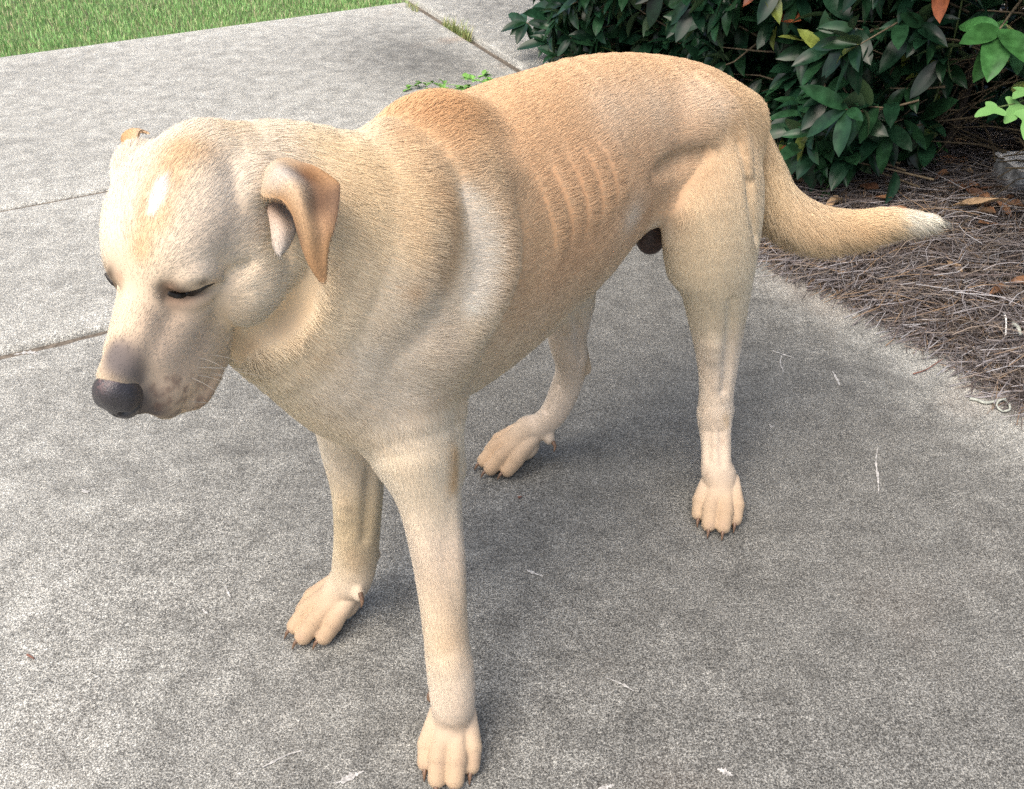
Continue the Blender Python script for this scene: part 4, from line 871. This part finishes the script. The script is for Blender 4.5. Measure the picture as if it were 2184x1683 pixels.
# ================================================================== litter and small plants
dead = [leaf_mat('dead_leaf_brown', (.26, .135, .070), (.30, .19, .11), .6, .3), leaf_mat('dead_leaf_tan', (.42, .29, .17), (.45, .33, .2), .6, .3), leaf_mat('dead_leaf_dark', (.12, .06, .035), (.15, .09, .05), .6, .3)]
DSH = [leaf_mesh('d', .075, .030, .5, -.25, wav=.04, seed=5), leaf_mesh('d', .065, .026, .9, .3, wav=.05, seed=6), leaf_mesh('d', .08, .028, .3, -.1, wav=.03, seed=7)]
DD = {}; USED_ = set()
def bedpt(u, v, dz=.0):
    p = gnd(u, v, .03)
    for _ in range(3):
        a = p[0]*E1[0]+p[1]*E1[1]; b = p[0]*E2[0]+p[1]*E2[1]; p = gnd(u, v, float(bed_z(np.array(a), np.array(b))) if a > bed_edge(np.array(b)) else .004)
    p[2] += dz; return p
def put_leaf(u, v, ang, sc, sh, mi, dz=.008, label=None, group='dead leaves on the pine straw', tilt=.25):
    if (sh, mi) not in DD:
        V, F4 = DSH[sh]; o = mesh_obj('fallen_leaf', V, F4, dead[mi]); DD[(sh, mi)] = o.data; bpy.data.objects.remove(o)
    o = bpy.data.objects.new('fallen_leaf', DD[(sh, mi)]); r = random.Random(int(u*7+v))
    o.location = tuple(bedpt(u, v, dz)); o.rotation_euler = (r.uniform(-tilt, tilt)*1.6, r.uniform(-tilt, tilt), math.radians(ang)); o.scale = (sc,)*3; COL.objects.link(o)
    if label is None:
        col_ = ('rust brown', 'pale tan', 'dark brown')[mi]; shp = ('cupped', 'folded', 'flat')[sh]
        zone = ('among the low leaves just above the tail' if u < 1880 else 'on the straw near the foot of the vine' if u < 2010 and v < 400 else 'beside the left face of the white box' if v < 410 and u < 2100 else 'in front of the white box' if v < 440 and u >= 2085 else 'on the straw between the box and the tail tip' if v < 440 else 'on the straw right of the tail tip')
        label = '%s %s dead leaf %s' % (shp, col_, zone)
        if label in USED_: label = '%s %s dead leaf turned %s, %s' % (shp, col_, ('left', 'right', 'away', 'forward')[int(ang % 360)//90], zone)
        USED_.add(label)
    tag(o, label, 'leaf', group); return o
put_leaf(2018, 456, -12, 1.45, 2, 1, .016, 'long tan dead leaf just below the white tip of the tail')
put_leaf(2050, 590, 110, .55, 0, 1, .010, 'small pale leaf alone on the straw below the tail tip')
put_leaf(2105, 640, 20, .95, 1, 0, .012, 'brown curled leaf on the straw near the right edge')
put_leaf(1850, 478, 10, 1.2, 0, 0, .006, 'wide brown leaf lying on the straw just above the tail')
put_leaf(2148, 612, -8, .9, 0, 0, .012, 'orange brown leaf cut by the right edge of the frame')
_r = random.Random(11)
for (u, v) in ((1720, 400), (1745, 385), (1765, 392), (1830, 412), (1845, 430), (1862, 436), (1795, 440), (1905, 332), (1930, 322), (2000, 300), (2012, 318), (2030, 345), (2045, 372), (2052, 395), (2062, 352), (2075, 380), (2088, 402),
               (2098, 430), (2112, 445), (2128, 436), (2142, 452), (2155, 470), (2160, 425), (2172, 448), (2120, 470), (2085, 345), (1990, 345), (2040, 420), (1960, 312), (2090, 460), (2135, 490), (2170, 500), (1885, 372), (2020, 385), (2068, 418), (1690, 385)):
    put_leaf(u, v, _r.uniform(0, 360), _r.uniform(.6, 1.0), _r.randrange(3), _r.choice([0, 0, 0, 1, 2]), _r.uniform(.004, .018))
# litter on the concrete
def rod(name, pts, rad, mat, label, cat, group=None, n=6):
    P = smooth_path(pts, 5); c = P[0].copy(); V, Fc = tube(P-c, np.linspace(rad, rad*.5, len(P)), n); o = mesh_obj(name, V, Fc, mat); o.location = tuple(c); tag(o, label, cat, group); return o
g3 = lambda u, v, z=.003: gnd(u, v, z)
stick_m = simple('stick_bark', (.10, .075, .06), .9, .3, 90, .4); red_m = simple('reddish_stem', (.22, .10, .07), .8, .3, 90, .3); pale_m = simple('weathered_tendril', (.42, .44, .38), .8, .25, 200, .4); white_m = simple('bleached_chip', (.75, .74, .70), .7, .15, 200, .3)
rod('stick', [g3(1246, 98), g3(1262, 101), g3(1298, 108, .006)], .0022, stick_m, 'thin dark stick on the far concrete below the overhanging shrub', 'stick')
rod('stem', [g3(1948, 797), g3(1975, 788), g3(2000, 772), g3(2012, 765)], .0013, red_m, 'thin reddish stem on the concrete by the straw edge', 'stem')
rod('stem', [g3(1900, 712), g3(1912, 725), g3(1935, 730)], .0009, stick_m, 'short dark curved needle on the concrete below the straw edge', 'stem')
rod('tendril', [g3(2068, 850), g3(2082, 852), g3(2100, 858, .004), g3(2120, 856, .005), g3(2140, 851, .006), g3(2152, 862, .005), g3(2153, 873, .004), g3(2138, 876, .003), g3(2126, 866, .004), g3(2130, 855, .009), g3(2145, 850, .011)], .0028, pale_m, 'dry pale green curled tendril on the concrete at the right', 'tendril')
rod('chip', [bedpt(2135, 686, .02), bedpt(2138, 705, .022), bedpt(2138, 735, .02)], .0022, white_m, 'narrow bleached white sliver on the straw near the right edge', 'chip')
rod('chip', [bedpt(2155, 708, .018), bedpt(2163, 718, .022), bedpt(2170, 732, .018)], .0050, pale_m, 'crumpled pale scrap on the straw beside the white sliver', 'scrap')
rod('chip', [g3(58, 1396), g3(66, 1400), g3(73, 1405)], .0018, red_m, 'tiny red brown chip on the concrete near the left edge', 'chip')
rod('chip', [g3(1106, 1061), g3(1112, 1058)], .0022, red_m, 'tiny orange chip on the concrete between the legs of the dog', 'chip')
rod('stick', [g3(1345, 690-180, .02) if False else bedpt(2150, 430, .05), bedpt(2080, 470, .03), bedpt(2040, 505, .02)], .0016, twig_m, 'thin brown twig leaning over the dead leaves by the white box', 'twig')
wd_m = leaf_mat('weed_green', (.16, .34, .075), (.2, .38, .1), .6, .3)
# weed by the joint
wr = np.random.default_rng(9)
def weed(name, label, cat, stems_, leafc, lsz, mat, group=None, nl=8):
    c = stems_[0][0].copy(); c[2] = 0; root = empty(name, tuple(c)); tag(root, label, cat, group); st = MB(); lf = MB()
    for s in stems_:
        P = smooth_path(s, 5)-c; V, Fc = tube(P, np.linspace(.0012, .0006, len(P)), 5); st.add(V, Fc)
        for i in range(nl):
            p = P[min(len(P)-1, int(len(P)*(i+.8)/nl))]
            for q in range(3):
                M = orient(nrm(wr.normal(size=3)*[1, 1, .3]+[0, 0, .15]), np.array([0, .1, 1.])); V2, F4 = leaf_mesh('x', lsz, lsz*.62, .2, .2, n=4, seed=i); lf.add(V2@M.T+p, F4)
    st.build('stem', mat, root); o = lf.build('foliage', mat, root); o['kind'] = 'stuff'
weed('weed', 'low bright green weed sprawling on the concrete behind the withers', 'weed', [[gnd(1050, 182), gnd(1010, 185, .03), gnd(960, 180, .02), gnd(900, 176, .015), gnd(872, 190, .004)], [gnd(1046, 180), gnd(1020, 172, .05), gnd(990, 165, .05)], [gnd(1040, 185), gnd(980, 190, .015), gnd(920, 192, .006)], [gnd(1050, 184), gnd(1046, 172, .05), gnd(1030, 160, .07)]], None, .024, wd_m, nl=9)
for (u, v, lab) in ((1978, 352, 'bright green seedling at the foot of the long vine'), (1756, 418, 'small bright seedling between the low leaves and the tail'), (1966, 322, 'pale green seedling pair among dark leaves above the straw')):
    b = bedpt(u, v); weed('seedling', lab, 'seedling', [[b, b+np.array([.003, -.01, .03]), b+np.array([.01, -.02, .05])]], None, .022, LM[3], 'seedlings in the bed', 3)
# twining vine with lobed leaves
vc = bedpt(1982, 352); vine = empty('vine', tuple(vc)); tag(vine, 'thin green vine climbing from the straw with bright lobed leaves at the right edge', 'vine')
path = [vc, pt(1976, 300, 2.12), pt(1990, 225, 2.02), pt(2022, 130, 1.93), pt(2046, 30, 1.86), pt(2062, -60, 1.80)]
V, Fc = tube(smooth_path(np.array(path)-vc, 6), np.linspace(.0026, .0018, 31), 6); vm_ = simple('vine_stem_green', (.13, .19, .07), .5, .3, 80, .2); mesh_obj('stem', V, Fc, vm_, vine)
V, Fc = tube(smooth_path(np.array([pt(2230, 180, 1.62), pt(2180, 215, 1.58), pt(2140, 226, 1.56), pt(2128, 228, 1.55)])-vc, 5), np.linspace(.002, .0012, 16), 6); mesh_obj('stem', V, Fc, vm_, vine)
LV = leaf_mat('vine_leaf_green', (.040, .115, .027), (.14, .3, .09), .5, .4)
def lobed(L, seed):
    V = [(0, 0, 0), (-.10, .16, 0), (-.06, .36, -.01), (.10, .46, -.04), (.24, .30, -.01), (.34, .17, .0), (.55, .20, -.01), (.80, .10, -.04), (1.0, 0, -.10), (.80, -.11, -.04), (.55, -.21, 0), (.34, -.16, 0), (.22, -.31, -.01), (.08, -.45, -.04), (-.07, -.34, -.01), (-.10, -.15, 0), (.3, 0, -.03), (.62, 0, -.045)]
    F_ = [(0, 1, 16), (1, 2, 16), (2, 3, 4), (2, 4, 16), (4, 5, 16), (5, 6, 17), (5, 17, 16), (6, 7, 17), (7, 8, 17), (8, 9, 17), (9, 10, 17), (10, 11, 17), (11, 16, 17), (11, 12, 16), (12, 13, 14), (12, 14, 16), (14, 15, 16), (15, 0, 16)]
    return np.array(V)*L, F_
for (u, v, d, tu, tv, td, L, tw) in ((2128, 228, 1.55, 2060, 252, 1.53, .052, .3), (2175, 222, 1.57, 2120, 292, 1.52, .062, -.2), (2192, 190, 1.58, 2150, 212, 1.54, .055, .4), (2205, 240, 1.55, 2178, 330, 1.5, .07, .1)):
    a = pt(u, v, d); dd_ = pt(tu, tv, td)-a; M = orient(dd_, nrm(np.array([-.3, -.8, .9])), tw); V, F_ = lobed(L, 1); o = mesh_obj('leaf', V@M.T+(a-vc), F_, LV, vine); sd = o.modifiers.new('s', 'SUBSURF'); sd.levels = 2; sd.render_levels = 2
# a fresh bright rosette reaching out of the right shrub
br = bpy.data.objects.new('sprig', None); COL.objects.link(br); base_p = pt(2132, 62, 1.72); br.location = tuple(base_p); tag(br, 'sprig of large fresh green leaves hanging at the top right', 'sprig')
V, Fc = tube(smooth_path(np.array([pt(2230, -60, 1.85), pt(2170, 10, 1.78), base_p])-base_p, 5), np.linspace(.0035, .002, 11), 6); mesh_obj('stem', V, Fc, twig_m, br)
for (tu, tv, td, sc) in ((2052, 82, 1.68, 1.05), (2070, 50, 1.76, 1.0), (2112, 170, 1.66, 1.35), (2095, 150, 1.74, 1.1), (2190, 110, 1.66, 1.2), (2180, 60, 1.78, .9), (2118, 20, 1.8, .9)):
    M = orient(pt(tu, tv, td)-base_p, nrm(np.array([-.1, -.7, .9])), random.uniform(-.3, .3)); V, F4 = leaf_mesh('x', .088*sc, .038*sc, .18, .18, n=8, seed=int(tu)); mesh_obj('leaf', V@M.T, F4, LM[3], br)
def hanging_sprig(base, tips, stem, label):
    br = bpy.data.objects.new('sprig', None); COL.objects.link(br); br.location = tuple(base); tag(br, label, 'sprig')
    V, Fc = tube(smooth_path(np.array(stem+[base])-base, 5), np.linspace(.003, .0016, 5*len(stem)+1), 6); mesh_obj('stem', V, Fc, twig_m, br)
    for i, (t, sc, mi) in enumerate(tips):
        M = orient(t-base, nrm(np.array([-.2, -.5, .9])), random.uniform(-.6, .6)); V, F4 = leaf_mesh('x', .085*sc, .034*sc, .18, .25, n=7, seed=i); mesh_obj('leaf', V@M.T, F4, LM[mi], br)
b_ = pt(1122, 48, 3.0)
hanging_sprig(b_, [(pt(1056, 58, 2.97), 1, 0), (pt(1070, 22, 3.02), .9, 0), (pt(1096, 92, 2.95), 1, 0), (pt(1064, 88, 2.95), .8, 1), (pt(1140, 90, 3.0), .7, 0), (pt(1100, 8, 3.05), .8, 1)], [pt(1210, 60, 3.05), pt(1165, 62, 3.02)], 'dark leafy sprig reaching furthest left over the far concrete')
# ---- ribbed white box at the right edge
wc = bedpt(2192, 402); box = empty('ground_box', tuple(wc)); tag(box, 'weathered white plastic box with ribbed grey side half buried in dead leaves', 'box')
def bxm(x0, x1, y0, y1, z0, z1, bev=.002):
    bm = [(x0+bev, y0+bev, z0), (x1-bev, y0+bev, z0), (x1-bev, y1-bev, z0), (x0+bev, y1-bev, z0), (x0, y0, z0+bev), (x1, y0, z0+bev), (x1, y1, z0+bev), (x0, y1, z0+bev),
          (x0, y0, z1-bev), (x1, y0, z1-bev), (x1, y1, z1-bev), (x0, y1, z1-bev), (x0+bev, y0+bev, z1), (x1-bev, y0+bev, z1), (x1-bev, y1-bev, z1), (x0+bev, y1-bev, z1)]
    f = [(3, 2, 1, 0), (12, 13, 14, 15)]
    for k in (0, 4, 8): f += [(k+i, k+(i+1) % 4, k+4+(i+1) % 4, k+4+i) for i in range(4)]
    return bm, f
wp = simple('dirty_white_plastic', (.92, .92, .90), .5, .08, 60, .1); gp = simple('dirty_grey_plastic', (.36, .37, .37), .6, .45, 50, .3)
V, Fc = bxm(-.055, .075, -.02, .09, -.01, .055); mesh_obj('housing', V, Fc, gp, box, False)
for k in range(5): V, Fc = bxm(-.058, .078, -.0245, -.0205, .000+k*.0105, .0055+k*.0105, .001); mesh_obj('rib', V, Fc, gp, box, False)
V, Fc = bxm(-.060, .080, -.028, .095, .056, .066); mesh_obj('lid', V, Fc, wp, box, False)
box.rotation_euler = (0, .06, math.radians(10)); box.scale = (.9, .8, .9)
